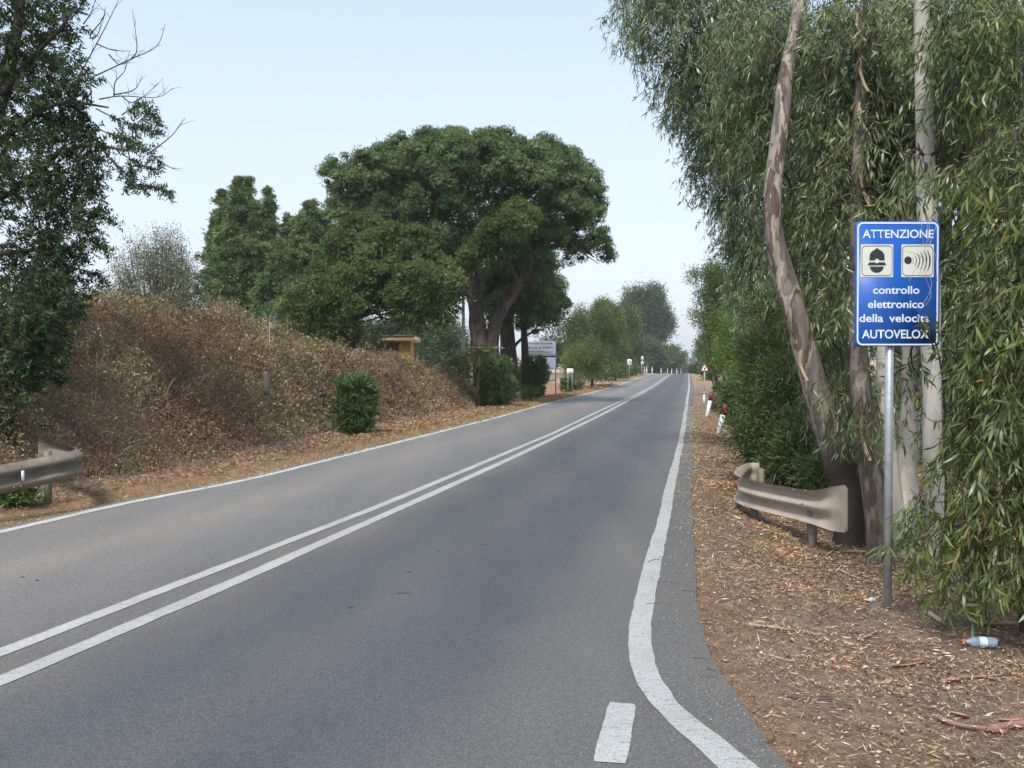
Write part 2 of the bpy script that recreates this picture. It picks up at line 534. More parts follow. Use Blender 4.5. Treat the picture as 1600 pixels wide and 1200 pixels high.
c = mix(t, c, ramp(t, spk, [(0.36, (0.45, 0.45, 0.46)), (0.5, (1, 1, 1)), (0.66, (2.0, 1.95, 1.85))]), 0.9, 'MULTIPLY')
c = mix(t, c, ramp(t, noise(t, 22, 5, rough=0.75), [(0.32, (0.80, 0.80, 0.81)), (0.5, (1, 1, 1)), (0.70, (1.22, 1.21, 1.18))]), 1.0, 'MULTIPLY')
c = mix(t, c, ramp(t, noise(t, 420, 1), [(0.3, (0.75, 0.75, 0.75)), (0.7, (1.3, 1.3, 1.3))]), 0.8, 'MULTIPLY')
t.links.new(c, b.inputs['Base Color'])
b.inputs['Roughness'].default_value = 0.72; b.inputs['Specular IOR Level'].default_value = 0.5
bump(t, b, spk, 0.12, 0.003)
road_me = grid_mesh('road', XR, YR, ZR, m_as, uv=uv)
link('road', road_me, kind='structure', label='two lane asphalt road with bluish worn right lane')

# painted lines
def paint_mat(name, col):
    m, t, b = newmat(name)
    n = noise(t, 7, 6, stretch=(1, 6, 1), rough=0.8)
    n2 = noise(t, 90, 5, rough=0.85)
    c = ramp(t, n2, [(0.36, tuple(x * 0.3 for x in col)), (0.46, tuple(x * .9 for x in col)), (0.7, tuple(min(1, x * 1.12) for x in col))])
    c = mix(t, c, ramp(t, n, [(0.37, (0.35, 0.35, 0.35)), (0.43, (1, 1, 1)), (0.7, (1.08, 1.08, 1.08))]), 0.9, 'MULTIPLY')
    c = mix(t, c, ramp(t, noise(t, 1.5, 4), [(0.3, (0.85, 0.84, 0.82)), (0.7, (1.05, 1.05, 1.05))]), 1.0, 'MULTIPLY')
    t.links.new(c, b.inputs['Base Color']); b.inputs['Roughness'].default_value = 0.7
    bump(t, b, n2, 0.3, 0.003)
    return m
m_paint = paint_mat('road_paint', (0.42, 0.42, 0.41))
m_paint2 = paint_mat('road_paint_bright', (0.55, 0.54, 0.51))
def strip(name, fx, wfun, y0, y1, mat, label, seed):
    Ys = np.concatenate([np.arange(y0, min(y1, 30), 0.07), rr[(rr > max(30, y0)) & (rr < y1)]]) if y1 > 30 else np.arange(y0, y1, 0.07)
    wd = wfun(Ys) / 2
    j = lambda s_: (fbm(Ys * 5, 0.3, s_, seed, 3) - 0.5) * 0.026 + (vnoise(Ys * 0.6, 0.3, s_, seed + 3) - 0.5) * 0.03
    A = fx(Ys) - wd + j(1.5); B = fx(Ys) + wd + j(7.5)
    X = np.stack([A, (A + B) / 2, B], 1); Y_ = np.stack([Ys] * 3, 1)
    link(name, grid_mesh(name, X, Y_, road_z(Y_) + 0.004, mat), kind='structure', label=label)
strip('centre_line', cen_l, lambda Y: 0.125 + 0 * Y, -28, 400, m_paint, 'left stripe of the white double centre line', 50)
strip('centre_line', cen_r, lambda Y: 0.135 + 0 * Y, -28, 400, m_paint, 'right stripe of the white double centre line', 60)
strip('edge_line', left_e, lambda Y: np.interp(Y, [0, 10, 30, 60], [0.13, 0.13, 0.15, 0.17]), -28, 82, m_paint2, 'white line along the left edge of the road', 70)
strip('edge_line', left_e, lambda Y: 0.17 + 0 * Y, 89, 400, m_paint2, 'far part of the white left edge line beyond the driveway', 75)
strip('edge_line', right_e, lambda Y: np.interp(Y, [0, 3.7, 4.2, 5.2, 7, 10, 20, 40], [0.2, 0.17, 0.14, 0.135, 0.135, 0.135, 0.12, 0.13]), -20, 400, m_paint, 'white line on the right edge, bending right in the foreground', 80)
d4 = [on_road(u, v) for u, v in ((951, 1098), (994, 1101), (979, 1194), (926, 1191))]
n = 18
P = np.zeros((n, 3, 2))
for i in range(n):
    f = i / (n - 1)
    L_ = np.array(d4[0]) * (1 - f) + np.array(d4[3]) * f; R_ = np.array(d4[1]) * (1 - f) + np.array(d4[2]) * f
    e_ = 0.006 * max(0, 1 - f * 12) + 0.006 * max(0, 1 - (1 - f) * 12)
    L_[0] += e_ + RNG.normal() * 0.002; R_[0] -= e_ + RNG.normal() * 0.002
    P[i, 0], P[i, 1], P[i, 2] = L_, (L_ + R_) / 2, R_
link('dash_marking', grid_mesh('dash_marking', P[::-1, :, 0], P[::-1, :, 1], np.full((n, 3), 0.004), m_paint), kind='structure', label='single short white dash in the right foreground')

m_tar = plain('tar_smear', (.035, .038, .045), .6, var=.3, scale=30)
for i, (u, v, wpx) in enumerate(((630, 927, 26), (708, 849, 10), (757, 851, 14), (685, 862, 10), (548, 949, 12), (35, 902, 8), (58, 907, 7), (870, 740, 12), (845, 757, 14), (640, 894, 10))):
    mb = MB(); n = 9
    pts = [on_road(u - wpx / 2 + wpx * j / (n - 1), v + .6 * math.sin(j * 1.3)) for j in range(n)]
    wd = [.5 * abs(math.sin(math.pi * j / (n - 1))) ** .6 * .022 * (.6 + .6 * RNG.random()) for j in range(n)]
    P = np.array([[(x, y_ - q_, .003), (x, y_ + q_, .003)] for (x, y_), q_ in zip(pts, wd)]); mb.grid(P)
    link('tar_smear', mb.mesh('tar_smear', m_tar), kind='structure', label='short dark smear on the asphalt')

# ------------------------------------------------------------------ materials for plants
g_pine = leaf_mat('pine_needles', [(0, (0.075, 0.115, 0.058)), (0.5, (0.126, 0.187, 0.086)), (0.9, (0.191, 0.259, 0.111)), (1, (0.254, 0.289, 0.159))], trans=0.15, gloss=0.01, clump=0.5)
g_pine2 = leaf_mat('young_pine_needles', [(0, (0.059, 0.089, 0.032)), (0.5, (0.101, 0.142, 0.047)), (0.9, (0.142, 0.191, 0.065)), (1, (0.167, 0.179, 0.087))], trans=0.15, gloss=0.01, clump=0.6)
g_con = leaf_mat('conifer_needles', [(0, (0.080, 0.127, 0.055)), (0.5, (0.139, 0.204, 0.083)), (1, (0.222, 0.293, 0.119))], trans=0.15, gloss=0.01, clump=0.5)
g_dead = leaf_mat('dead_needles', [(0, (0.03, 0.02, 0.012)), (1, (0.07, 0.045, 0.025))], trans=0.05, gloss=0.0)
g_euc = leaf_mat('eucalyptus_leaves', [(0, (0.070, 0.094, 0.040)), (0.35, (0.115, 0.150, 0.063)), (0.7, (0.176, 0.217, 0.095)), (0.90, (0.290, 0.321, 0.168)), (0.94, (0.246, 0.157, 0.061)), (1, (0.414, 0.297, 0.121))], trans=0.25, gloss=0.035, rough=0.4)
g_eucfar = leaf_mat('far_eucalyptus_leaves', [(0, (0.081, 0.126, 0.060)), (0.5, (0.141, 0.198, 0.096)), (0.9, (0.235, 0.314, 0.154)), (1, (0.290, 0.243, 0.121))], trans=0.25, gloss=0.06, clump=0.5)  # greener leaf colour for the gums further back
g_eucnear = leaf_mat('fresh_eucalyptus_leaves', [(0, (0.063, 0.100, 0.030)), (0.35, (0.098, 0.140, 0.040)), (0.7, (0.161, 0.200, 0.055)), (0.88, (0.267, 0.279, 0.089)), (0.93, (0.309, 0.173, 0.040)), (1, (0.394, 0.253, 0.078))], trans=0.28, gloss=0.04, rough=0.4)
g_carob = leaf_mat('carob_leaves', [(0, (0.027, 0.048, 0.025)), (0.6, (0.050, 0.081, 0.039)), (0.95, (0.091, 0.146, 0.057)), (1, (0.164, 0.218, 0.083))], trans=0.15, gloss=0.012, rough=0.4)
g_oleander = leaf_mat('oleander_leaves', [(0, (0.049, 0.094, 0.030)), (0.6, (0.102, 0.174, 0.048)), (0.9, (0.183, 0.273, 0.076)), (1, (0.343, 0.376, 0.137))], trans=0.18, gloss=0.04, rough=0.4)
g_scrub = leaf_mat('grey_scrub_leaves', [(0, (0.066, 0.073, 0.040)), (0.5, (0.116, 0.123, 0.069)), (1, (0.209, 0.202, 0.129))], trans=0.2, gloss=0.04)
g_mid = leaf_mat('roadside_tree_leaves', [(0, (0.058, 0.093, 0.029)), (0.5, (0.105, 0.155, 0.045)), (0.85, (0.163, 0.210, 0.068)), (1, (0.233, 0.185, 0.090))], trans=0.25, gloss=0.03, clump=0.35)
g_bright = leaf_mat('bright_green_leaves', [(0, (0.075, 0.13, 0.022)), (0.5, (0.125, 0.20, 0.035)), (1, (0.19, 0.27, 0.06))], trans=0.35, gloss=0.03, clump=0.8)
g_dark = leaf_mat('dark_far_leaves', [(0, (0.042, 0.063, 0.037)), (0.5, (0.078, 0.110, 0.059)), (1, (0.140, 0.173, 0.093))], trans=0.2, gloss=0.02, clump=0.3)
g_bram = leaf_mat('bramble_leaves', [(0, (0.128, 0.076, 0.050)), (0.3, (0.242, 0.141, 0.093)), (0.5, (0.320, 0.189, 0.117)), (0.66, (0.255, 0.220, 0.117)), (0.8, (0.191, 0.220, 0.099)), (0.9, (0.409, 0.317, 0.198)), (1, (0.702, 0.548, 0.382))], trans=0.3, gloss=0.02, clump=1.4)
g_rust = leaf_mat('rust_orange_leaves', [(0, (0.199, 0.158, 0.107)), (1, (0.321, 0.293, 0.213))], trans=0.2, gloss=0.0)
g_litter = leaf_mat('leaf_litter', [(0, (0.107, 0.064, 0.043)), (0.3, (0.237, 0.133, 0.081)), (0.6, (0.392, 0.248, 0.149)), (0.85, (0.546, 0.381, 0.249)), (1, (0.736, 0.576, 0.448))], trans=0.05, gloss=0.03, clump=1.3)
g_straw = leaf_mat('dry_grass', [(0, (0.216, 0.113, 0.052)), (0.5, (0.367, 0.238, 0.117)), (1, (0.562, 0.431, 0.245))], trans=0.2, gloss=0.03, clump=1.5)
g_loose = leaf_mat('loose_shrub_leaves', [(0, (0.09, 0.11, 0.04)), (0.5, (0.15, 0.18, 0.07)), (1, (0.24, 0.26, 0.12))], trans=0.3, gloss=0.01)
g_frond = leaf_mat('frond_leaves', [(0, (0.16, 0.22, 0.06)), (1, (0.32, 0.38, 0.14))], trans=0.3, gloss=0.04)

b_pine = bark('pine_bark', [(0.3, (0.055, 0.043, 0.038)), (0.5, (0.10, 0.075, 0.063)), (0.7, (0.155, 0.125, 0.11))], fissure=0.7, scale=1.5)
b_twig = plain('grey_twig', (0.26, 0.22, 0.18), 0.9, var=0.4, spec=0.1)
b_dark = plain('dark_twig', (0.075, 0.06, 0.05), 0.9, var=0.4, spec=0.1)
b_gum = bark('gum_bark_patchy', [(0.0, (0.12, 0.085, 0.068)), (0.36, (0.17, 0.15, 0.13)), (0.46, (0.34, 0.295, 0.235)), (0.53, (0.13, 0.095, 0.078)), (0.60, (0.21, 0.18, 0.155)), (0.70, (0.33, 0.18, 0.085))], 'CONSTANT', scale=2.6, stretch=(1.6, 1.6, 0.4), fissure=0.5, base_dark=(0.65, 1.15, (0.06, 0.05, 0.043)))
b_gum2 = bark('gum_bark_brown', [(0.0, (0.10, 0.078, 0.064)), (0.40, (0.145, 0.115, 0.095)), (0.53, (0.21, 0.18, 0.155)), (0.60, (0.125, 0.095, 0.08))], 'CONSTANT', scale=3.2, stretch=(1.8, 1.8, .4), fissure=0.6)
b_white = bark('gum_bark_white', [(0.0, (0.26, 0.22, 0.17)), (0.34, (0.40, 0.38, 0.33)), (0.5, (0.46, 0.44, 0.39)), (0.60, (0.34, 0.33, 0.30)), (0.69, (0.20, 0.14, 0.10))], 'CONSTANT', scale=2.4, stretch=(1.2, 1.2, 0.4), fissure=0.10, rough=0.7, fiss_scale=8)
b_grey = bark('gum_bark_grey', [(0.3, (0.20, 0.19, 0.18)), (0.5, (0.33, 0.32, 0.31)), (0.7, (0.45, 0.42, 0.38))], scale=2, fissure=0.2)

# ------------------------------------------------------------------ foliage builders
def needles(lobes, npuff, per, pr, L, W, origin, mat, shell=0.75, up=0.7, name='crown', outward=0.5):
    c, d = in_lobes(lobes, npuff, shell, up=up)
    k = np.repeat(np.arange(npuff), per)
    q = unit(rnd(len(k)))
    q = unit(q + d[k] * outward + np.array([0, 0, 0.35]))
    rr_ = pr * (0.7 + 0.6 * RNG.random(npuff))[k]
    P = c[k] + q * (rr_ * (0.35 + 0.6 * RNG.random(len(k))))[:, None]
    D = q + 0.35 * rnd(len(k))
    v = np.clip(RNG.random(npuff)[k] * 0.55 + RNG.random(len(k)) * 0.45, 0, 1)
    return leaf_mesh(name, P, D, rnd(len(k)), L * (0.7 + 0.6 * RNG.random(len(k))), W, mat, origin, v=v)

ICO_V = np.array([(0, -.526, .851), (0, .526, .851), (0, -.526, -.851), (0, .526, -.851), (-.526, .851, 0), (.526, .851, 0), (-.526, -.851, 0), (.526, -.851, 0), (.851, 0, -.526), (.851, 0, .526), (-.851, 0, -.526), (-.851, 0, .526)])
ICO_F = np.array([(0, 9, 1), (0, 1, 11), (0, 11, 6), (0, 6, 7), (0, 7, 9), (1, 9, 5), (1, 5, 4), (1, 4, 11), (3, 5, 8), (3, 8, 2), (3, 2, 10), (3, 10, 4), (3, 4, 5), (9, 8, 5), (9, 7, 8), (2, 8, 7), (2, 7, 6), (2, 6, 10), (10, 6, 11), (10, 11, 4)])
def boughs(lobes, nb, br, npf, pr, per, L, W, origin, mat, name='crown', shell=.86, up=.65, flat=.62, core=.5):
    """cauliflower crown: boughs on the lobes, dense round puffs on the boughs, needle tufts on the puffs"""
    c, d = in_lobes(lobes, nb, shell, up=up)
    R = br * (.65 + .7 * RNG.random(nb))
    k = np.repeat(np.arange(nb), npf); m = len(k)
    q = unit(rnd(m) + d[k] * .8 + np.array([0, 0, .45]))
    pc = c[k] + q * R[k][:, None] * np.array([1, 1, flat]) * (.8 + .25 * RNG.random(m))[:, None]
    pR = pr * (.6 + .8 * RNG.random(m))
    sq = np.stack([.85 + .4 * RNG.random(m), .85 + .4 * RNG.random(m), .65 + .35 * RNG.random(m)], 1)
    kk = np.repeat(np.arange(m), per); n = len(kk)
    w_ = unit(rnd(n) + q[kk] * .6 + np.array([0, 0, .2]))
    P = pc[kk] + w_ * sq[kk] * (pR[kk] * (.72 + .22 * RNG.random(n)))[:, None]
    D = unit(w_ + .5 * rnd(n) + np.array([0, 0, .25]))
    v = np.clip(RNG.random(nb)[k][kk] * .25 + RNG.random(m)[kk] * .35 + RNG.random(n) * .4, 0, 1)
    side = unit(np.cross(D, rnd(n)))
    LL = (L * (.7 + .6 * RNG.random(n)))[:, None]
    V = np.stack([P - side * W / 2, P + side * W / 2, P + D * LL], 1).reshape(-1, 3)
    # opaque core added to every puff to block light, coloured darker than its needles
    cv = (pc[:, None, :] + ICO_V[None] * sq[:, None, :] * (pR * core)[:, None, None] * (.85 + .3 * RNG.random((m, 12, 1)))).reshape(-1, 3)
    ci = (12 * np.arange(m)[:, None, None] + ICO_F[None]).reshape(-1) + len(V)
    I = np.concatenate([np.arange(3 * n), ci])
    st = 3 * np.arange(n + 20 * m)
    fv = np.concatenate([v, np.repeat(RNG.random(m) * .25, 20)])
    return mesh_from(name, np.concatenate([V, cv]) - np.array(origin), I, st, mat, fattr=fv)

def sprays(lobes, n, per, length, L, W, origin, mat, shell=0.3, droop=0.9, name='crown', bent=False, spread=0.5, up=0.0, vmul=1.0):
    """hanging leafy twigs, as on gum trees"""
    c, d = in_lobes(lobes, n, shell, up=up)
    ax = unit(d * 0.5 + rnd(n) * 0.4 + np.array([0, 0, -droop]))
    k = np.repeat(np.arange(n), per)
    tpos = RNG.random(len(k))
    P = c[k] + ax[k] * (tpos * length)[:, None] + rnd(len(k)) * 0.03 * length
    D = ax[k] * 0.6 + rnd(len(k)) * spread + np.array([0, 0, -droop * 0.7])
    v = np.clip(RNG.random(n)[k] * 0.4 + RNG.random(len(k)) * 0.6, 0, 1) * vmul
    return leaf_mesh(name, P, D, rnd(len(k)), L * (0.65 + 0.6 * RNG.random(len(k))), W * (0.7 + 0.6 * RNG.random(len(k))), mat, origin, v=v, bent=bent), c, ax

def clusters(lobes, n, per, cr, L, W, origin, mat, shell=0.4, name='crown', up=0.0, updir=0.0, flat=0.0, bent=False):
    c, d = in_lobes(lobes, n, shell, up=up)
    k = np.repeat(np.arange(n), per)
    q = rnd(len(k)); P = c[k] + q * cr * 0.5
    D = unit(q) * 0.7 + d[k] * 0.5 + np.array([0, 0, updir]) + rnd(len(k)) * 0.4
    N = rnd(len(k)) + np.array([0, 0, flat])
    v = np.clip(RNG.random(n)[k] * 0.5 + RNG.random(len(k)) * 0.5, 0, 1)
    return leaf_mesh(name, P, D, N, L * (0.65 + 0.7 * RNG.random(len(k))), W, mat, origin, v=v, bent=bent)

def root_at(name, u, Y, label, cat, group=None, vbase=None):
    x = at(u, 577, Y)[0]
    p = (x, Y, gz(x, Y))
    return empty(name, p, label, cat, group), np.array(p)

def limbs_to(mb, start, lobes, r0, n_each=1, sides=6, sag=0.0):
    for c, r in lobes:
        for _ in range(n_each):
            e_ = c + r * RNG.normal(size=3) * 0.35
            mid = (start + e_) / 2 + RNG.normal(size=3) * 0.12 * np.linalg.norm(e_ - start) + np.array([0, 0, sag])
            mb.tube([start, start * .6 + mid * .4 + RNG.normal(size=3) * 0.05, mid, e_], [r0, r0 * .75, r0 * .5, r0 * .15], sides, sub=3)

def twigs(c, ax, length, rad, mat, origin, name='twigs', take=1.0, back=None):
    """thin stems for the leafy sprays"""
    mb = MB()
    sel = np.nonzero(RNG.random(len(c)) < take)[0]
    n = len(sel)
    A = c[sel] - ax[sel] * length * 0.4 + (back if back is not None else 0); B = c[sel] + ax[sel] * length
    M = (A + B) / 2 + rnd(n) * length * 0.06
    th = np.array([0, 2.1, 4.2])
    s1 = unit(np.cross(ax[sel], np.array([0.3, 1, 0.1]))); s2 = np.cross(ax[sel], s1)
    rings = []
    for Pt, r in ((A, rad), (M, rad * 0.7), (B, rad * 0.25)):
        rings.append(Pt[:, None, :] + r * (np.cos(th)[None, :, None] * s1[:, None, :] + np.sin(th)[None, :, None] * s2[:, None, :]))
    V = np.stack(rings, 1).reshape(-1, 3)
    base = 9 * np.arange(n)[:, None]
    pat = []
    for a_ in (0, 1):
        for k in range(3):
            pat += [3 * a_ + k, 3 * a_ + (k + 1) % 3, 3 * (a_ + 1) + (k + 1) % 3, 3 * (a_ + 1) + k]
    I = (base + np.array(pat)[None, :]).ravel()
    return mesh_from(name, V - np.array(origin), I, 4 * np.arange(6 * n), mat)

# ------------------------------------------------------------------ LEFT: trees
# great umbrella pine
t_, o_ = root_at('umbrella_pine', 765, 42, 'huge umbrella pine with broad domed crown and forked trunk left of the road', 'tree')
mb = MB()
Yp = 42
mb.tube([at(758, 600, Yp), at(752, 565, Yp), at(748, 520, Yp), at(742, 470, Yp), at(735, 425, Yp), at(722, 390, Yp + .5), at(700, 350, Yp + 1)],
        [.52, .45, .39, .35, .32, .25, .18], 14, wob=0.22, sub=5)
link('trunk', mb.mesh('trunk', b_pine, o_, True), t_)
for pts, rad in (([(772, 600, 0), (768, 540, 0), (776, 500, 0), (795, 465, 0), (822, 428, 0), (832, 390, 0), (826, 350, 0)], [.38, .34, .31, .29, .27, .24, .2]),
                 ([(826, 400, 0), (850, 372, .5), (885, 352, 1), (925, 330, 1)], [.22, .17, .12, .06]),
                 ([(852, 372, .5), (885, 380, .2), (915, 392, 0), (928, 402, 0)], [.12, .08, .06, .03]),
                 ([(795, 465, 0), (806, 440, -1), (800, 420, -1.2), (790, 400, -1.5)], [.12, .1, .07, .04]),
                 ([(742, 460, 0), (700, 452, -.8), (640, 468, -1.6), (590, 480, -2)], [.16, .12, .09, .04]),
                 ([(738, 430, 0), (700, 400, 0), (650, 380, .5), (560, 385, 1)], [.2, .14, .1, .04]),
                 ([(740, 415, 0), (760, 370, 0), (770, 320, .5), (790, 290, 1)], [.25, .2, .14, .08])):
    mb = MB(); mb.tube([at(u, v, Yp + d) for u, v, d in pts], rad, 9, wob=0.15, sub=4)
    link('limb', mb.mesh('limb', b_pine, o_, True), t_)
mb = MB()
for _ in range(46):
    u0, v0 = random.choice([(860, 370), (890, 385), (870, 380), (620, 470), (600, 475), (640, 460), (840, 360), (690, 400), (760, 330), (815, 340)])
    a_ = at(u0, v0, Yp + RNG.uniform(-.5, 1)); b_ = a_ + np.array([RNG.normal() * 1.1, RNG.normal() * .8, RNG.uniform(-.9, .8)])
    mb.tube([a_, (a_ + b_) / 2 + RNG.normal(size=3) * .12, b_], [.05, .035, .012], 5, sub=3)
link('bare_twigs', mb.mesh('bare_twigs', b_dark, o_), t_, kind='stuff')
top = [lobe(735, 305, 43, 150, 80, 4.4), lobe(625, 312, 43, 92, 62, 3.4), lobe(845, 305, 43, 76, 66, 3.4), lobe(690, 268, 43, 105, 46, 3.8), lobe(795, 265, 43, 92, 44, 3.8),
       lobe(566, 325, 43.5, 40, 34, 2.4), lobe(880, 345, 42.5, 44, 40, 2), lobe(735, 246, 43, 84, 22, 3), lobe(650, 262, 43, 60, 28, 3), lobe(845, 262, 43, 48, 26, 3),
       lobe(562, 288, 43, 44, 30, 2.6), lobe(600, 268, 43, 44, 26, 2.6), lobe(895, 300, 43, 34, 34, 2), lobe(545, 345, 43, 34, 26, 1.8), lobe(590, 368, 43, 48, 26, 2.2), lobe(650, 385, 43, 60, 28, 2.4), lobe(745, 392, 44, 64, 30, 2.4), lobe(815, 375, 44.5, 50, 34, 2), lobe(700, 365, 43, 90, 45, 3), lobe(620, 350, 43, 60, 28, 2.4), lobe(800, 365, 44, 60, 40, 2.6)]
side = [lobe(925, 355, 42, 22, 30, 1.1), lobe(938, 382, 42, 16, 20, .9), lobe(905, 320, 42.5, 26, 30, 1.4), lobe(922, 414, 41.6, 12, 14, .6), lobe(905, 400, 41.8, 10, 10, .5), lobe(860, 385, 42.5, 30, 22, 1.2), lobe(842, 420, 42.5, 24, 24, 1)]
link('crown', boughs(top, 560, .50, 8, .27, 60, .11, .037, o_, g_pine, shell=.93, up=.66), t_, kind='stuff')
link('crown_edge', boughs(side, 44, .45, 8, .26, 100, .14, .034, o_, g_pine, shell=.7, up=.5, name='crown_edge'), t_, kind='stuff')
inner = [(c, r * .88) for c, r in top]
link('light_block_needles', clusters([(c, r * .84) for c, r in inner], 2600, 14, .5, .2, .07, o_, g_pine, shell=.3), t_, kind='stuff')  # inner layer added to keep light out of the dome
sec = [lobe(800, 350, 40, 36, 24, 1.1), lobe(782, 372, 39.8, 30, 22, 1), lobe(772, 392, 39.8, 28, 18, .9), lobe(745, 408, 40, 24, 14, .8)]
link('low_bough', boughs(sec, 26, .45, 11, .25, 110, .12, .030, o_, g_pine2, shell=.8, up=.6, name='low_bough'), t_, kind='stuff')
link('light_block_needles', clusters(sec, 260, 14, .4, .2, .08, o_, g_pine2, shell=.2), t_, kind='stuff')  # added fill that blocks light inside the low bough

# young pine standing in front, lower left of the great pine
t_, o_ = root_at('pine_tree', 560, 37, 'lower bushy yellow-green pine in front of the left side of the great domed pine', 'tree')
mb = MB()
mb.tube([at(560, 600, 37), at(556, 540, 37), at(548, 480, 37), at(540, 430, 37)], [.28, .22, .18, .08], 9, wob=.15, sub=3)
link('trunk', mb.mesh('trunk', b_pine, o_, True), t_)
lw = [lobe(520, 470, 36.5, 66, 56, 1.7), lobe(490, 490, 36.5, 42, 44, 1.2), lobe(585, 425, 37.5, 62, 52, 1.7), lobe(620, 395, 38, 66, 40, 1.7), lobe(575, 370, 38.5, 42, 26, 1.2), lobe(640, 425, 38, 60, 34, 1.5), lobe(525, 490, 36.5, 40, 30, 1.1), lobe(540, 400, 38, 36, 30, 1.1), lobe(600, 455, 37, 40, 40, 1.1), lobe(490, 528, 36.5, 40, 22, 1.1), lobe(525, 525, 36.5, 22, 18, 1)]
lw2 = [lobe(668, 448, 36, 54, 38, 1.3), lobe(640, 470, 36.4, 34, 32, .9), lobe(695, 470, 36, 30, 34, .9), lobe(665, 490, 36.4, 42, 24, .9)]
for L_ in lw + lw2:
    mb = MB(); limbs_to(mb, at(550, 500, 37) if L_[0][0] < -3.2 else at(700, 470, 37.2), [L_], .07)
    link('branch', mb.mesh('branch', b_dark, o_, True), t_)
lwx = [(c, r * .84) for c, r in lw + lw2]
link('crown', boughs(lwx, 160, .45, 10, .22, 64, .10, .033, o_, g_pine2, shell=.85, up=.6), t_, kind='stuff')
link('light_block_needles', clusters([(c, r * .78) for c, r in lw + lw2], 1500, 14, .4, .2, .08, o_, g_pine2, shell=0.3), t_, kind='stuff')  # added inside the young pine so light does not pass through
mb = MB()
for _ in range(50):
    a_ = at(RNG.uniform(590, 640), RNG.uniform(450, 515), 37.3); b_ = a_ + np.array([RNG.normal() * .9, RNG.normal() * .4, RNG.uniform(-.5, .7)])
    mb.tube([a_, (a_ + b_) / 2 + RNG.normal(size=3) * .1, b_], [.035, .025, .01], 5)
link('bare_twigs', mb.mesh('bare_twigs', b_dark, o_), t_, kind='stuff')

# pine behind, right of the fork
t_, o_ = root_at('pine_tree', 793, 50, 'dark pine with straight trunk behind the right side of the great pine', 'tree')
mb = MB(); mb.tube([at(795, 600, 50), at(794, 540, 50), at(792, 500, 50), at(800, 450, 50.5)], [.5, .42, .36, .2], 10, wob=.12, sub=3)
link('trunk', mb.mesh('trunk', b_pine, o_, True), t_)
mb = MB(); mb.tube([at(795, 560, 50), at(808, 536, 50), at(830, 520, 50), at(850, 515, 50.3)], [.1, .08, .06, .03], 6, sub=3)
link('branch', mb.mesh('branch', b_dark, o_, True), t_)
mb = MB(); mb.tube([at(822, 600, 51), at(820, 545, 51), at(818, 500, 51)], [.24, .2, .15], 8, wob=.1, sub=3)
link('trunk', mb.mesh('trunk', b_dark, o_, True), t_)
lb = [lobe(825, 450, 50.5, 52, 62, 2), lobe(850, 490, 51, 34, 34, 1.4), lobe(800, 480, 49.5, 34, 26, 1.2), lobe(868, 465, 51, 14, 22, .7), lobe(880, 500, 51, 10, 14, .5), lobe(775, 470, 50, 34, 30, 1.2), lobe(760, 450, 51, 40, 40, 1.4), lobe(835, 415, 51, 36, 30, 1.4)]
link('crown', boughs([(c, r * .86) for c, r in lb], 100, .6, 8, .34, 64, .14, .048, o_, g_pine, shell=0.7, up=0.5), t_, kind='stuff')
link('light_block_needles', clusters([(c, r * .7) for c, r in lb], 600, 12, .5, .25, .1, o_, g_pine, shell=0.1), t_, kind='stuff')  # light-blocking fill added within this crown

# two blue-green conifers on the left
def conifer(u, Y, spires, label, density):
    """several upright leaders, each a ragged spire of needle puffs that widens downwards"""
    t_, o_ = root_at('conifer_tree', u, Y, label, 'tree')
    mb = MB(); mb.tube([at(u, 590, Y), at(u, 500, Y), at(u + 2, 420, Y), at(u, spires[0][1] + 60, Y)], [.32, .26, .16, .05], 8, wob=.1, sub=3)
    link('trunk', mb.mesh('trunk', b_dark, o_, True), t_)
    for tu, tv, bv, wb, d_ in spires:
        mb = MB(); mb.tube([at(u * .4 + tu * .6, bv - 40, Y + d_), at(tu, (tv + bv) / 2, Y + d_), at(tu, tv + 3, Y + d_)], [.10, .06, .015], 6, sub=3)
        link('leader_stem', mb.mesh('leader_stem', b_dark, o_, True), t_)
    fine, mass, core_ = [], [], []
    for tu, tv, bv, wb, d_ in spires:
        n = int((bv - tv) / 7)
        for k in range(n):
            f = k / n; v = tv + (bv - tv) * f
            w_ = 2.5 + (wb - 2.5) * min(1, f * 1.25) ** .8 * (1 - .35 * max(0, f - .75) / .25)
            if f < .3:
                for _ in range(3):
                    fine.append(lobe(tu + RNG.normal() * w_ * .55, v + RNG.normal() * 3, Y + d_, 2.6 + w_ * .16, 3.6 + w_ * .12))
            if f > .09:
                for _ in range(3):
                    mass.append(lobe(tu + RNG.uniform(-.75, .75) * w_, v + RNG.normal() * 5, Y + d_ + RNG.normal() * w_ * Y / F * .5, w_ * .34 + 3, w_ * .26 + 4))
                core_.append(lobe(tu, v, Y + d_, w_ * .8, 9))
    link('crown', boughs(mass, int(density * 1.25), .38, 8, .20, 46, .13, .042, o_, g_con, shell=0.8, up=0.5, flat=.75), t_, kind='stuff')
    link('leader_shoots', boughs(fine, 85 * len(spires), .14, 3, .13, 26, .15, .05, o_, g_con, shell=.3, up=.5, name='leader_shoots', core=.4), t_, kind='stuff')
    link('light_block_needles', clusters(core_, 1300, 12, .45, .24, .10, o_, g_con, shell=0.3), t_, kind='stuff')  # fill added along each spire to stop light coming through
conifer(378, 55, [(372, 282, 490, 40, 0), (388, 284, 500, 34, .5), (346, 306, 480, 26, .5), (421, 303, 490, 26, .5), (334, 350, 470, 18, 1), (400, 340, 500, 40, -.5), (362, 330, 495, 40, -.8), (448, 345, 500, 20, 1)],
        'tall blue-green conifer with several pointed leaders, leftmost of the conifers', 330)
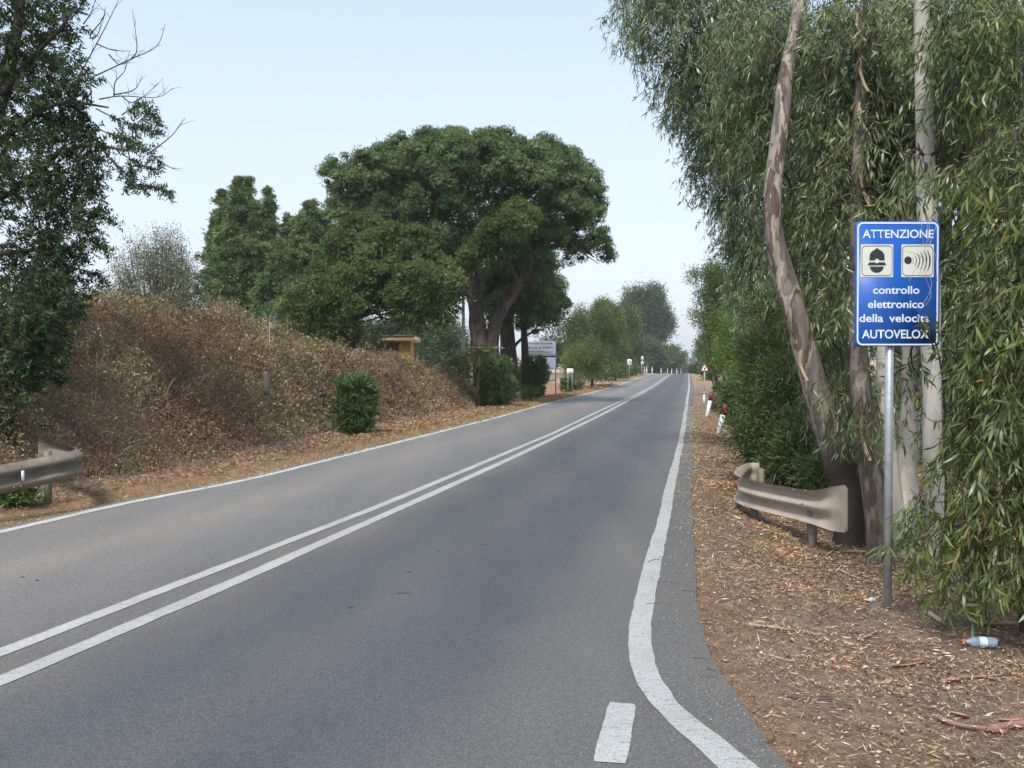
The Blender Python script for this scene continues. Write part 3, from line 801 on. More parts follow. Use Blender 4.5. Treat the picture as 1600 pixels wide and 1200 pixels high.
conifer(478, 52, [(484, 318, 500, 34, 0), (498, 336, 500, 28, .5), (468, 345, 500, 34, 0), (440, 385, 510, 34, -.6), (510, 350, 470, 20, .6), (415, 440, 520, 28, -1), (460, 400, 515, 36, -1)],
        'shorter pointed conifer between the tall conifer and the great pine', 300)

# house
b0 = at(601, 577, 60)
hz = gz(b0[0], 60)
h_, = (empty('farm_building', (b0[0], 60, hz), 'low yellow and dark red farm building with tan roof edge behind the brambles', 'building'),)
m_yel = plain('ochre_wall', (0.36, 0.22, 0.035), .9, var=.2, scale=2); m_red = plain('oxblood_paint', (0.13, 0.022, 0.025), .7, var=.3, scale=2)
m_tan = plain('tan_roof_edge', (0.62, 0.46, 0.27), .9, var=.2, scale=2); m_tile = plain('roof_felt', (0.16, 0.11, 0.09), .9)
zt = at(600, 533, 60)[2] - hz; zt2 = at(600, 526, 60)[2] - hz
k = 60 / F
mb = MB(); mb.box((0.0, 1.5, zt / 2), (78 * k, 3, zt)); link('wall', mb.mesh('wall', m_yel), h_)
mb = MB(); mb.box((.1, 1.4, (zt + zt2) / 2), (92 * k, 4, zt2 - zt)); link('roof_fascia', mb.mesh('roof_fascia', m_tan), h_)
mb = MB(); mb.box((.1, 1.4, zt2 + .04), (93 * k, 4.2, .08)); link('roof', mb.mesh('roof', m_tile), h_)
for u, wd, nm in ((614, 22, 'door'), (568, 9, 'shutter')):
    mb = MB(); mb.box(((u - 601) * k, -.03, zt / 2 - .05), (wd * k, .08, zt - .12)); link(nm, mb.mesh(nm, m_red), h_)

# utility pole and cable
px_ = at(724, 577, 46); pz = gz(px_[0], 46)
p_ = empty('utility_pole', (px_[0], 46, pz), 'slim grey utility pole left of the great pine trunk', 'pole')
mb = MB(); zt = at(724, 452, 46)[2] - pz
mb.tube([(0, 0, -.2), (0, 0, zt)], [.10, .07], 10); link('shaft', mb.mesh('shaft', plain('weathered_pole', (0.36, 0.35, 0.33), .8), smooth_shade=True), p_)
mb = MB(); mb.box((0, 0, zt - .3), (.7, .06, .06)); link('crossbar', mb.mesh('crossbar', b_dark), p_)
mb = MB()
A = at(724, 457, 46); B = at(200, 462, 58); Cc = at(-200, 440, 62)
pts = [A * (1 - f) + B * f + np.array([0, 0, -1.6 * 4 * f * (1 - f) * .35]) for f in np.linspace(0, 1, 16)] + [B * .5 + Cc * .5, Cc]
mb.tube(pts, .014, 5); link('overhead_cable', mb.mesh('overhead_cable', b_dark), None, 'thin dark overhead cable running left from the utility pole', 'cable')

# grey-green scrub tree behind the brambles
t_, o_ = root_at('scrub_tree', 238, 24, 'airy grey-green shrub tree with fanned stems behind the brambles on the left', 'shrub')
mb = MB()
tips = []
for i in range(95):
    a_ = RNG.uniform(-1, 1); bu, bv = 245 + a_ * 22, 492
    tu, tv = 242 + a_ * 68 + RNG.normal() * 7, 352 + abs(a_) ** 2 * 58 + RNG.uniform(0, 70)
    d = RNG.normal() * .8
    p0, p3 = at(bu, bv, 24 + d * .2), at(tu, tv, 24 + d)
    p1 = p0 * .6 + p3 * .4 + np.array([a_ * .15, 0, .0]) + RNG.normal(size=3) * .06
    mb.tube([p0, p1, p3], [.02, .012, .004], 4, sub=3)
    for f in np.linspace(.25, 1, 9):
        tips.append(p1 * (1 - f) + p3 * f + RNG.normal(size=3) * .07)
link('stems', mb.mesh('stems', b_twig, o_), t_, kind='stuff')
tips = np.array(tips); k = np.repeat(np.arange(len(tips)), 20)
P = tips[k] + rnd(len(k)) * .10
link('foliage', leaf_mesh('foliage', P, rnd(len(k)) + np.array([0, 0, .9]), rnd(len(k)), .06, .022, g_scrub, o_), t_, kind='stuff')
lo2 = [lobe(175, 470, 22, 45, 26), lobe(240, 478, 22, 60, 20), lobe(330, 490, 23, 40, 22), lobe(290, 470, 24, 30, 16)]
t_, o_ = root_at('scrub_bush', 190, 22, 'low olive-green bush at the foot of the airy shrub tree', 'shrub')
link('foliage', clusters(lo2, 700, 12, .15, .06, .03, o_, g_scrub, shell=.4, updir=.4), t_, kind='stuff')

# carob tree, upper left
Yc = 14.0
t_, o_ = root_at('carob_tree', -130, Yc, 'dark leafy tree leaning in from the left edge with bare twigs at its side', 'tree')
mb = MB()
mb.tube([at(-130, 770, Yc), at(-120, 600, Yc), at(-90, 420, Yc), at(-30, 250, Yc), at(20, 80, Yc), at(40, -60, Yc)], [.24, .2, .17, .13, .09, .05], 9, wob=.15, sub=4)
link('trunk', mb.mesh('trunk', b_dark, o_, True), t_)
for pts in ([(-60, 330), (20, 300), (90, 240), (150, 228), (200, 236)], [(-30, 250), (40, 190), (100, 160), (170, 168)], [(-90, 420), (-20, 400), (60, 390), (130, 385)], [(-90, 420), (-30, 480), (40, 500), (90, 530)], [(-10, 160), (50, 90), (90, 50), (120, 10)], [(-100, 500), (-50, 560), (20, 590)]):
    mb = MB(); mb.tube([at(u, v, Yc + RNG.normal() * .25) for u, v in pts], np.linspace(.06, .012, len(pts)), 6, sub=4)
    link('branch', mb.mesh('branch', b_dark, o_, True), t_)
cl = [lobe(10, 560, 12.2, 55, 60), lobe(50, 480, 12.6, 60, 60), lobe(20, 640, 11.9, 40, 40), lobe(70, 560, 12.4, 28, 40), lobe(-20, 60, Yc, 70, 90), lobe(50, 40, Yc, 50, 60), lobe(100, 20, Yc, 26, 45), lobe(40, 150, Yc, 85, 75), lobe(100, 140, Yc, 42, 60), lobe(60, 240, Yc, 85, 60), lobe(20, 330, Yc, 95, 80), lobe(110, 340, Yc, 50, 70), lobe(30, 430, Yc, 95, 75), lobe(90, 440, Yc, 48, 60), lobe(20, 530, Yc, 78, 70), lobe(-10, 590, Yc - .5, 60, 50), lobe(-80, 250, Yc, 80, 200), lobe(-60, -60, Yc, 150, 80), lobe(120, 215, Yc, 34, 34), lobe(140, 270, Yc, 26, 34)]
wt = [4, 4, 2, 1.2, 5, 2.2, 1.2, 6, 2.4, 5, 6, 3, 6, 2.6, 6, 4, 9, 5, 1.2, .6]
def pinnate(c, ax, npair, length, L, W, origin, mat, name):
    n = len(c); k = np.repeat(np.arange(n), npair * 2)
    j = np.tile(np.arange(npair * 2), n)
    sgn = np.where(j % 2, 1, -1)[:, None]
    side = unit(np.cross(ax, np.array([0.2, 1, .3]) + rnd(n) * .6))
    P = c[k] + ax[k] * ((j // 2 + .5) / npair * length)[:, None] + rnd(len(k)) * .008
    D = side[k] * sgn + ax[k] * .55 + rnd(len(k)) * .25 + np.array([0, 0, -.1])
    return leaf_mesh(name, P, D, np.cross(side, ax)[k] + rnd(len(k)) * .5, L * (.75 + .5 * RNG.random(len(k))), W, mat, origin)
c_, d_ = in_lobes(cl, 5000, 0.05, weights=wt)
keep = fbm(c_[:, 0] * 1.6, c_[:, 1] * .8, c_[:, 2] * 1.6, 5) > .36
c_, d_ = c_[keep], d_[keep]
ax = unit(d_ * .5 + rnd(len(c_)) * .6 + np.array([.15, 0, -.1]))
link('crown', pinnate(c_, ax, 6, .24, .074, .034, o_, g_carob, 'crown'), t_, kind='stuff')
link('twigs', twigs(c_, ax, .22, .005, b_dark, o_), t_, kind='stuff')
# leafy sprigs reaching out over the sky
sc, sa = [], []
for pts in ([(150, 170), (190, 190), (215, 200), (240, 180)], [(130, 212), (180, 232), (230, 234), (252, 255)], [(150, 225), (190, 265), (212, 286), (222, 292)], [(200, 235), (205, 262), (200, 290)], [(210, 290), (240, 292), (262, 300)], [(215, 192), (232, 178), (246, 190)],
            [(140, 250), (145, 275), (140, 300)], [(120, 330), (155, 338), (182, 350)], [(130, 370), (150, 382), (168, 395)], [(120, 420), (150, 428), (160, 440)], [(110, 30), (125, 10), (130, -10)], [(195, 190), (225, 200), (243, 205)], [(150, 200), (185, 215), (205, 220)], [(190, 180), (205, 170), (225, 165)], [(190, 240), (215, 255), (235, 262)], [(180, 200), (195, 215), (215, 222)], [(135, 300), (120, 320), (130, 345)]):
    dd = RNG.normal() * .3
    pts3, _ = spline(np.array([at(u, v, Yc + dd) for u, v in pts]), np.ones(len(pts)), 6)
    mb = MB(); mb.tube(pts3, np.linspace(.011, .004, len(pts3)), 5); link('branch', mb.mesh('branch', b_dark, o_), t_)
    for i in range(3, len(pts3)):
        for _ in range(2):
            sc.append(pts3[i]); sa.append(unit(pts3[i] - pts3[i - 1]) + RNG.normal(size=3) * .7 + np.array([0, 0, -.1]))
sc = np.array(sc); sa = unit(np.array(sa))
link('sprig_leaves', pinnate(sc, sa, 5, .17, .062, .027, o_, g_carob, 'sprig_leaves'), t_, kind='stuff')
for pts in ([(115, 135), (150, 70), (172, 28), (187, -5)], [(150, 118), (205, 92), (245, 72), (258, 38)], [(205, 92), (214, 75), (207, 15)], [(155, 155), (190, 150), (245, 152), (270, 138)], [(178, 150), (180, 128), (195, 110), (202, 80)],
            [(235, 238), (268, 212), (290, 184)], [(235, 240), (262, 260), (278, 263)], [(130, 38), (142, 20), (150, -4)], [(140, 60), (152, 55), (165, 20)], [(150, 68), (175, 78), (205, 80)], [(178, 148), (210, 140), (222, 118)], [(190, 150), (205, 160), (225, 150), (247, 130)], [(140, 55), (160, 30), (165, 10)], [(160, 230), (180, 258), (200, 275)], [(170, 85), (185, 100), (200, 98)]):
    dd = RNG.normal() * .2
    P3 = [at(u, v, Yc + dd) for u, v in pts]
    mb = MB(); mb.tube(P3, np.linspace(.011, .003, len(pts)), 5, sub=4)
    q, _ = spline(np.array(P3), np.ones(len(P3)), 5)
    for i in range(2, len(q) - 1, 2):
        e_ = q[i] + unit(q[i + 1] - q[i]) * .12 + RNG.normal(size=3) * .08
        mb.tube([q[i], (q[i] + e_) / 2 + RNG.normal(size=3) * .01, e_], [.004, .003, .0015], 4)
    link('bare_branch', mb.mesh('bare_branch', b_dark, o_), t_)

# ------------------------------------------------------------------ bramble bank
def bank_pts(n, y0=4, y1=43.5, smin=.2, smax=5.8, pw=1.0):
    Y = y0 + (y1 - y0) * RNG.random(n) ** 1.25
    q_ = smin + (smax - smin) * RNG.random(n) ** 1.25
    s_ = bank_s(Y) + q_
    X = xl(Y) - s_
    env = smooth((q_ - .15) / .9)
    bump_ = .15 + .75 * smooth((fbm(X * .55, Y * .55, 0, 77, 3) - .2) * 1.7) + .75 * smooth((fbm(X * 1.9, Y * 1.9, 0, 78, 3) - .25) * 2)
    H = bramble_h(Y) * env * bump_ + .06
    return X, Y, s_, H
X, Y, s_, H = bank_pts(400000)
gap = fbm(X * 2.6, Y * 2.6, 0, 79, 3)
kp = RNG.random(len(X)) < .25 + 1.6 * smooth((gap - .36) * 5)
X, Y, s_, H = X[kp], Y[kp], s_[kp], H[kp]
zt = ground(X, Y)
f = RNG.random(len(X)) ** .45
P = np.stack([X, Y, zt + H * f], 1) + rnd(len(X)) * .03
green = fbm(X * .7, Y * .7, 0, 91)
v = np.clip(RNG.random(len(X)) * .60 + (RNG.random(len(X)) < .07) * .40 + smooth((green - .45) * 6) * .34, 0, 1)
sz = np.clip(Y / 14, .8, 1.7)
D = rnd(len(X)) + np.array([0, 0, -.3])
link('bramble_thicket', leaf_mesh('bramble_thicket', P, D, rnd(len(X)) + np.array([.3, -.5, .7]), .046 * sz * (.4 + 1.1 * RNG.random(len(X))), .028 * sz, g_bram, v=v), None,
     'sprawling rust-brown and olive bramble thicket covering the left bank', 'bramble', kind='stuff')
X, Y, s_, H = bank_pts(5500, smin=0)
n = len(X)
A = np.stack([X, Y, ground(X, Y) + H * .25 * RNG.random(n)], 1)
ax = unit(rnd(n) * .6 + np.array([.35, -.1, .75]))
link('bramble_stems', twigs(A + ax * (H * .5)[:, None], ax, .30, .0045, b_twig, (0, 0, 0), 'bramble_stems'), None, 'tangled thin grey bramble stems on the left bank', 'bramble', kind='stuff')
# ragged sprigs standing out of the canopy
X, Y, s_, H = bank_pts(2600, smin=.6, smax=4.5)
n = len(X); base = np.stack([X, Y, ground(X, Y) + H * .9], 1)
ax = unit(rnd(n) * .45 + np.array([.1, -.05, 1.0])); ln = .12 + .32 * RNG.random(n) ** 2
me_ = twigs(base + ax * ln[:, None] * .5, ax * 1.0, .26, .004, b_twig, (0, 0, 0), 'bramble_sprigs')
link('bramble_sprigs', me_, None, 'upright bare sprigs sticking out of the bramble canopy', 'bramble', kind='stuff')
k = np.repeat(np.arange(n), 9)
P = base[k] + ax[k] * (ln[k] * (.2 + 1.1 * RNG.random(len(k))))[:, None] + rnd(len(k)) * .025
link('bramble_sprig_leaves', leaf_mesh('bramble_sprig_leaves', P, rnd(len(k)), rnd(len(k)), .04 * np.clip(Y[k] / 14, .8, 1.6), .022 * np.clip(Y[k] / 14, .8, 1.6), g_bram), None, 'scattered brown leaves on the upright bramble sprigs', 'bramble', kind='stuff')
mbx = MB()
for i in range(80):       # long arching dead canes
    x_, y_, s0, h0 = (q[0] for q in bank_pts(1, 8, 34, .1, 2.6))
    a_ = np.array([x_, y_, float(ground(x_, y_)) + h0 * RNG.uniform(.1, .8)])
    d = np.array([RNG.uniform(-.4, .9), RNG.uniform(-.7, .5), RNG.uniform(.3, .9)]) * RNG.uniform(.3, .7)
    mbx.tube([a_, a_ + d * .5 + np.array([0, 0, .05]), a_ + d + RNG.normal(size=3) * .06], [.006, .005, .002], 4, sub=4)
link('dead_canes', mbx.mesh('dead_canes', plain('pale_cane', (.42, .36, .29), .9, var=.3)), None, 'pale arching dead canes among the brambles', 'cane', kind='stuff')
def dead_shrub(u, v, Y, h, label, n=9):
    b_ = at(u, v, Y); o_ = np.array([b_[0], b_[1], b_[2]])
    t_ = empty('dead_shrub', o_, label, 'shrub', 'bare dead shrubs above the brambles')
    mb = MB(); mb.tube([o_ - np.array([0, 0, .7]), o_, o_ + np.array([.02, 0, h])], [.014, .011, .003], 5, sub=4); link('stem', mb.mesh('stem', pal, o_), t_)
    for i in range(n):
        z = h * (.05 + .7 * RNG.random()); sgn = 1 if i % 2 else -1
        l = h * RNG.uniform(.35, .6) * (1 - .5 * i / n)
        s0 = o_ + np.array([0, 0, z])
        mb = MB(); e_ = s0 + np.array([sgn * l, RNG.normal() * .2, l * .55])
        mb.tube([s0, s0 + np.array([sgn * l * .6, 0, l * .12]), e_], [.006, .005, .0015], 5, sub=3)
        m_ = (s0 + e_) / 2; mb.tube([m_, m_ + np.array([sgn * .08, 0, .16])], [.005, .001], 4)
        link('twig', mb.mesh('twig', pal, o_), t_)
pal = plain('bleached_wood', (.50, .47, .43), .9, var=.2)
dead_shrub(421, 520, 21, .42, 'bleached dead shrub like a candelabra on top of the brambles', 8)
dead_shrub(352, 505, 21.5, .35, 'bleached dead twigs on the bramble crest left of the candelabra shrub', 6)
dead_shrub(150, 600, 14.4, .5, 'bleached dead twigs low in the brambles near the dark tree', 6)

# ivy-topped stump / grey stone glimpsed in the brambles
sp_ = at(414, 588, 17.3)
mb = MB(); mb.tube([sp_ + np.array([0, .1, -.35]), sp_ + np.array([0.02, .05, -.08]), sp_ + np.array([0, 0, .08])], [.05, .06, .035], 8, wob=.3, sub=3)
link('wooden_post', mb.mesh('wooden_post', plain('weathered_stump', (.17, .165, .14), .9, var=.4, scale=14), smooth_shade=False), None, 'weathered grey post stub poking out of the brambles', 'post')

# ------------------------------------------------------------------ oleanders and shrubs, left
def snap_base(u, v):
    lo, hi = 1.5, 140.0
    for _ in range(50):
        mid = (lo + hi) / 2; p = at(u, v, mid)
        if p[2] > gz(p[0], p[1]): lo = mid
        else: hi = mid
    return lo
def oleander(u, vb, vt, hw, Y, label, n, seed=0, group='clipped oleander bushes along the left verge', mat=None, L=.14, name='oleander_bush', per=10, snap=False):
    if snap or name == 'oleander_bush':
        Y = snap_base(u, vb)
    b_ = at(u, vb, Y); x = b_[0]; gz_ = gz(x, Y)
    o_ = np.array([x, Y, gz_]); k = Y / F
    h = (vb - vt) * k; r = hw * k
    t_ = empty(name, o_, label, 'bush', group)
    lob = [(o_ + np.array([RNG.normal() * r * .12, RNG.normal() * r * .12, h * f]), np.array([r * q, r * q, h * .22])) for f, q in ((.14, .74), (.32, .90), (.50, .98), (.68, .88), (.84, .62))]
    lob += [(o_ + np.array([RNG.uniform(-.6, .6) * r, RNG.uniform(-.6, .6) * r, h * RNG.uniform(.8, .95)]), np.array([r * .33, r * .33, h * .13])) for _ in range(4)]
    lob += [(o_ + np.array([math.cos(a_) * r * q_, math.sin(a_) * r * q_, h * f_]), np.array([r * .34, r * .34, h * .11]) * RNG.uniform(.6, 1.2)) for a_, f_, q_ in zip(RNG.uniform(0, 6.28, 12), RNG.uniform(.15, .95, 12), RNG.uniform(.55, .85, 12))]
    c, d = in_lobes(lob, n, .45)
    kk = np.repeat(np.arange(n), per)
    tip = unit(d * .7 + np.array([0, 0, .75]) + rnd(n) * .3)
    D = tip[kk] * .95 + unit(rnd(len(kk))) * .9
    P = c[kk] + tip[kk] * (RNG.random(len(kk)) * .14)[:, None]
    vv = np.clip(RNG.random(n)[kk] * .35 + RNG.random(len(kk)) * .65, 0, 1)
    link('foliage', leaf_mesh('foliage', P, D, rnd(len(kk)) + tip[kk], L * (.7 + .5 * RNG.random(len(kk))), L * .19, mat or g_oleander, o_, v=vv, bent=Y < 12, curve=.15), t_, kind='stuff')
    mb = MB()
    for i in range(14):
        a_ = RNG.uniform(0, 6.28); q = r * .75 * RNG.random() ** .5
        mb.tube([o_ + np.array([math.cos(a_) * q * .35, math.sin(a_) * q * .35, -.05]), o_ + np.array([math.cos(a_) * q * .7, math.sin(a_) * q * .7, h * .45]), o_ + np.array([math.cos(a_) * q, math.sin(a_) * q, h * .85])], [.02, .014, .005], 5)
    link('stems', mb.mesh('stems', b_dark, o_), t_)
    return t_
oleander(552, 680, 598, 30, 22.3, 'dark green clipped oleander bush standing alone before the brambles', 1300, L=.17)
oleander(776, 636, 562, 31, 38.5, 'large dark oleander bush below the forked pine trunk', 1900, L=.17)
oleander(837, 622, 561, 20, 50, 'narrow oleander bush in front of the white farm board', 1300, L=.19)
oleander(806, 612, 566, 15, 53, 'shaded oleander bush between the two larger roadside oleanders', 700, L=.19)
oleander(886, 613, 590, 10, 61, 'smallest oleander bush beside the little white notice', 260, L=.2)
oleander(718, 620, 572, 26, 41, 'yellow-green loose shrub at the right end of the brambles', 700, L=.12, mat=g_loose, name='loose_shrub', group='loose shrubs around the brambles')
oleander(664, 575, 534, 28, 44, 'pale green shrub behind the brambles beside the farm building', 700, L=.15, mat=g_loose, name='loose_shrub', group='loose shrubs around the brambles')
oleander(640, 575, 541, 14, 43, 'low green shrub in front of the farm building door', 160, L=.13, mat=g_mid, name='loose_shrub', group='loose shrubs around the brambles')
oleander(827, 630, 612, 14, 45, 'tuft of fresh green weeds between two roadside oleanders', 200, L=.12, mat=g_bright, name='weed_tuft', group='green weed tufts')
oleander(900, 603, 580, 14, 66, 'greyish dry shrub behind the little white notice', 260, L=.16, mat=g_scrub, name='dry_shrub', group='dry shrubs')
oleander(18, 800, 762, 34, 10.6, 'green weeds growing under the left guardrail', 420, L=.07, mat=g_oleander, name='weed_tuft', group='green weed tufts')

# arching fronds above the big oleander
o_ = at(745, 610, 37.2); o_[2] = gz(o_[0], 37.2)
t_ = empty('tree_of_heaven_sapling', o_, 'bright yellow-green sapling with arching feathery fronds above the big oleander', 'sapling')
mb = MB(); mb.tube([o_, at(748, 575, 37.2)], [.04, .02], 5); link('stem', mb.mesh('stem', b_dark, o_), t_)
for i, (hu, hv, n) in enumerate(((757, 566, 14), (722, 574, 10), (740, 571, 8))):
    for j in range(n):
        a_ = j / n * 6.28 + RNG.normal() * .2; h0 = at(hu, hv, 37.0)
        ln = RNG.uniform(.6, .95)
        dx, dy = math.cos(a_) * ln, math.sin(a_) * ln * .6
        pts, _ = spline(np.array([h0, h0 + np.array([dx * .22, dy * .25, .36]), h0 + np.array([dx * .55, dy * .6, .60]), h0 + np.array([dx * .95, dy * 1.0, .58])]), np.ones(4), 5)
        tang = unit(np.gradient(pts, axis=0)); kk = np.repeat(np.arange(len(pts)), 2); sgn = np.tile([1, -1], len(pts))[:, None]
        sd_ = unit(np.cross(tang, np.array([0, 0, 1.0])))
        D = sd_[kk] * sgn + tang[kk] * .5 + np.array([0, 0, -.15])
        link('frond', leaf_mesh('frond', pts[kk], D, np.array([[0, 0, 1.0]] * len(kk)) + rnd(len(kk)) * .2, .2, .075, g_frond, o_), t_)

# ------------------------------------------------------------------ signs, left
m_white = plain('white_board', (.86, .87, .90), .5, var=.06, scale=3)
m_post = plain('galvanised_post', (.30, .31, .32), .5, metal=.3, var=.2)
m_galv = plain('galvanised_steel', (.42, .46, .50), .45, metal=.45, var=.18, scale=25, dirt=(.30, .30, .29))
m_ink = plain('black_ink', (.02, .025, .03), .6)
m_inkg = plain('faded_green_ink', (.13, .17, .19), .7)

def text_mesh(s_, width, capz, mat, x0, z0, y=-.006, bold=0.0, shear=0.0, height=None, origin_mode='left'):
    """flat lettering in the XZ plane facing -Y; fitted to a width and a cap height"""
    cu = bpy.data.curves.new('lettering', 'FONT'); cu.body = s_; cu.offset = bold; cu.shear = shear; cu.fill_mode = 'FRONT'
    ob = bpy.data.objects.new('tmp_text', cu); C.objects.link(ob)
    dg = bpy.context.evaluated_depsgraph_get(); dg.update()
    me = bpy.data.meshes.new_from_object(ob.evaluated_get(dg), depsgraph=dg)
    bpy.data.objects.remove(ob)
    n = len(me.vertices); co = np.zeros(n * 3, np.float32); me.vertices.foreach_get('co', co); co = co.reshape(-1, 3)
    mn, mx = co.min(0), co.max(0)
    sxx = width / (mx[0] - mn[0]); szz = capz / (mx[1] - mn[1])
    V = np.zeros_like(co); V[:, 0] = (co[:, 0] - mn[0]) * sxx + x0; V[:, 2] = (co[:, 1] - mn[1]) * szz + z0; V[:, 1] = y
    me.vertices.foreach_set('co', V.ravel()); me.materials.clear(); me.materials.append(mat); me.name = 'lettering'
    me.update()
    return me

def rrect(w_, h_, r, n=7):
    pts = []
    for cx, cz, a0 in ((w_ / 2 - r, h_ / 2 - r, 0), (-w_ / 2 + r, h_ / 2 - r, 90), (-w_ / 2 + r, -h_ / 2 + r, 180), (w_ / 2 - r, -h_ / 2 + r, 270)):
        for i in range(n):
            a_ = math.radians(a0 + 90 * i / (n - 1)); pts.append((cx + r * math.cos(a_), cz + r * math.sin(a_)))
    return pts
def plate(mb, pts, y0, y1, c=(0, 0)):
    n = len(pts)
    V = [(x + c[0], y0, z + c[1]) for x, z in pts] + [(x + c[0], y1, z + c[1]) for x, z in pts]
    mb.add(V, [tuple(range(n))] + [tuple(reversed(range(n, 2 * n)))] + [(i, i + n, (i + 1) % n + n, (i + 1) % n) for i in range(n)])
def ring(mb, po, pi, y, c=(0, 0)):
    n = len(po)
    V = [(x + c[0], y, z + c[1]) for x, z in po] + [(x + c[0], y, z + c[1]) for x, z in pi]
    mb.add(V, [(i, (i + 1) % n, (i + 1) % n + n, i + n) for i in range(n)])
def flat(mb, pts, y):
    mb.add([(x, y, z) for x, z in pts], [tuple(range(len(pts)))])

# farm board
Yb = 55; k = Yb / F
c0 = at(842.5, 577, Yb); g0 = gz(c0[0], Yb)
s_ = empty('farm_board', (c0[0], Yb, g0), 'large white roadside board with farm name above a lower white panel', 'sign')
def zb(v): return at(842, v, Yb)[2] - g0
mb = MB(); plate(mb, rrect(51 * k, (556 - 533) * k, .09), -.03, .03, (0, (zb(533) + zb(556)) / 2)); link('panel', mb.mesh('panel', m_white), s_)
mb = MB(); plate(mb, rrect(51 * k, (577 - 558.5) * k, .03), -.03, .03, (0, (zb(558.5) + zb(577)) / 2)); link('panel', mb.mesh('panel', m_white), s_)
for sg in (-1, 1):
    mb = MB(); mb.box((sg * 25.9 * k, .06, zb(545) / 2 + .3), (.07, .07, zb(545) + .9)); link('post', mb.mesh('post', m_post), s_)
for s2, u0, u1, v0, v1, sh in (('Azienda Agricola', 824, 863, 534.8, 539.2, .3), ("VILLA D'ORRI", 822.5, 863, 540.8, 544.6, 0), ('Vendita diretta', 828, 862, 548.5, 551.5, 0), ('VINI', 833, 853, 562, 568, 0)):
    if s2 in ('Vendita diretta', 'VINI'):
        continue
    link('lettering', text_mesh(s2, (u1 - u0) * k, (v1 - v0) * k, m_inkg, (u0 - 842.5) * k, zb(v1), y=-.036, bold=.012, shear=sh), s_)
mb = MB()
for u0, u1, v_ in ((826, 836, 549.5), (838, 850, 549.5), (852, 862, 550)):
    mb.box(((u0 + u1) / 2 * k - 842.5 * k, -.034, zb(v_)), ((u1 - u0) * k, .004, .03))
link('small_print', mb.mesh('small_print', m_inkg), s_)

# small notice
Yn = 62; k = Yn / F; c0 = at(890.7, 577, Yn); g0 = gz(c0[0], Yn)
s_ = empty('small_notice', (c0[0], Yn, g0), 'little white notice on two thin posts beside the driveway', 'sign')
zc = at(890, 579.7, Yn)[2] - g0
mb = MB(); plate(mb, rrect(9.6 * k, 7.8 * k, .02), -.015, .015, (0, zc)); link('panel', mb.mesh('panel', m_white), s_)
for sg in (-1, 1):
    mb = MB(); mb.box((sg * 3.3 * k, .035, zc / 2 - .1), (.04, .04, zc + .4)); link('post', mb.mesh('post', m_post), s_)
mb = MB(); mb.box((0, -.018, zc + .03), (6 * k, .003, .03)); mb.box((0, -.018, zc - .08), (7 * k, .003, .04)); link('print_lines', mb.mesh('print_lines', m_inkg), s_)

# distant square sign, and two round signs seen edge-on
def far_sign(u, v, Y, kind, label, size, vbase=588):
    c0 = at(u, v, Y); g0 = gz(c0[0], Y); k = Y / F
    s_ = empty('road_sign', (c0[0], Y, g0), label, 'sign')
    zc = c0[2] - g0
    mb = MB(); mb.box((0, .05, zc / 2 - .1), (.08, .08, zc + .3)); link('post', mb.mesh('post', m_post), s_)
    if kind == 'square':
        mb = MB(); plate(mb, rrect(size, size, .05), -.02, .02, (0, zc)); link('panel', mb.mesh('panel', m_white), s_)
        mb = MB(); flat(mb, [(-size * .22, zc - size * .12), (size * .25, zc - size * .12), (size * .25, zc + size * .05), (size * .1, zc + size * .18), (-size * .22, zc + size * .16)], -.026); link('symbol', mb.mesh('symbol', m_ink), s_)
        mb = MB(); plate(mb, rrect(size, size * .22, .01), -.02, .02, (0, zc - size * .72)); link('lower_plate', mb.mesh('lower_plate', m_white), s_)
    return s_, zc, k
far_sign(983.5, 564.5, 118, 'square', 'square white sign with dark symbol on a post by the far left verge', .52)
s_, zc, k = far_sign(1003, 566, 132, 'x', 'pair of pale roundish signs on one far post before dark trees', .5)
for dz, r in ((.55, .34), (-.15, .34)):
    mb = MB(); plate(mb, [(r * .6 * math.cos(a_), r * math.sin(a_)) for a_ in np.linspace(0, 2 * math.pi, 20, endpoint=False)], -.02, .02, (.05, zc + dz)); link('panel', mb.mesh('panel', plain('grey_sign_back', (.50, .52, .55), .5)), s_)

# delineator posts
m_dw = plain('white_delineator', (.66, .67, .62), .6, var=.1, scale=9, dirt=(.42, .40, .33)); m_dk = plain('black_band', (.02, .02, .02), .6); m_dr = plain('dark_red_cap', (.16, .02, .025), .55)
def delineator(x, Y, h, lean, yaw, label, red, big=1.0, group=None):
    z0 = gz(x, Y)
    d_ = empty('delineator_post', (x, Y, z0), label, 'marker post', group)
    d_.rotation_euler = (0, lean, yaw)
    w_ = .12 * big
    prof = [(-w_ / 2, .045), (w_ / 2, .045), (w_ * .32, -.045), (-w_ * .32, -.045)]
    def seg(z1, z2, nm, mt, gap=0):
        mb = MB()
        V = [(x_, y_, z1) for x_, y_ in prof] + [(x_, y_, z2) for x_, y_ in prof]
        mb.add(V, [(0, 1, 2, 3), (7, 6, 5, 4)] + [(i, i + 4, (i + 1) % 4 + 4, (i + 1) % 4) for i in range(4)])
        link(nm, mb.mesh(nm, mt), d_)
    if red:
        seg(-.2, h * .66, 'body', m_dw); seg(h * .67, h, 'cap', m_dr)
    else:
        seg(-.2, h * .78, 'body', m_dw); seg(h * .782, h * .88, 'band', m_dk); seg(h * .882, h, 'cap', m_dw)
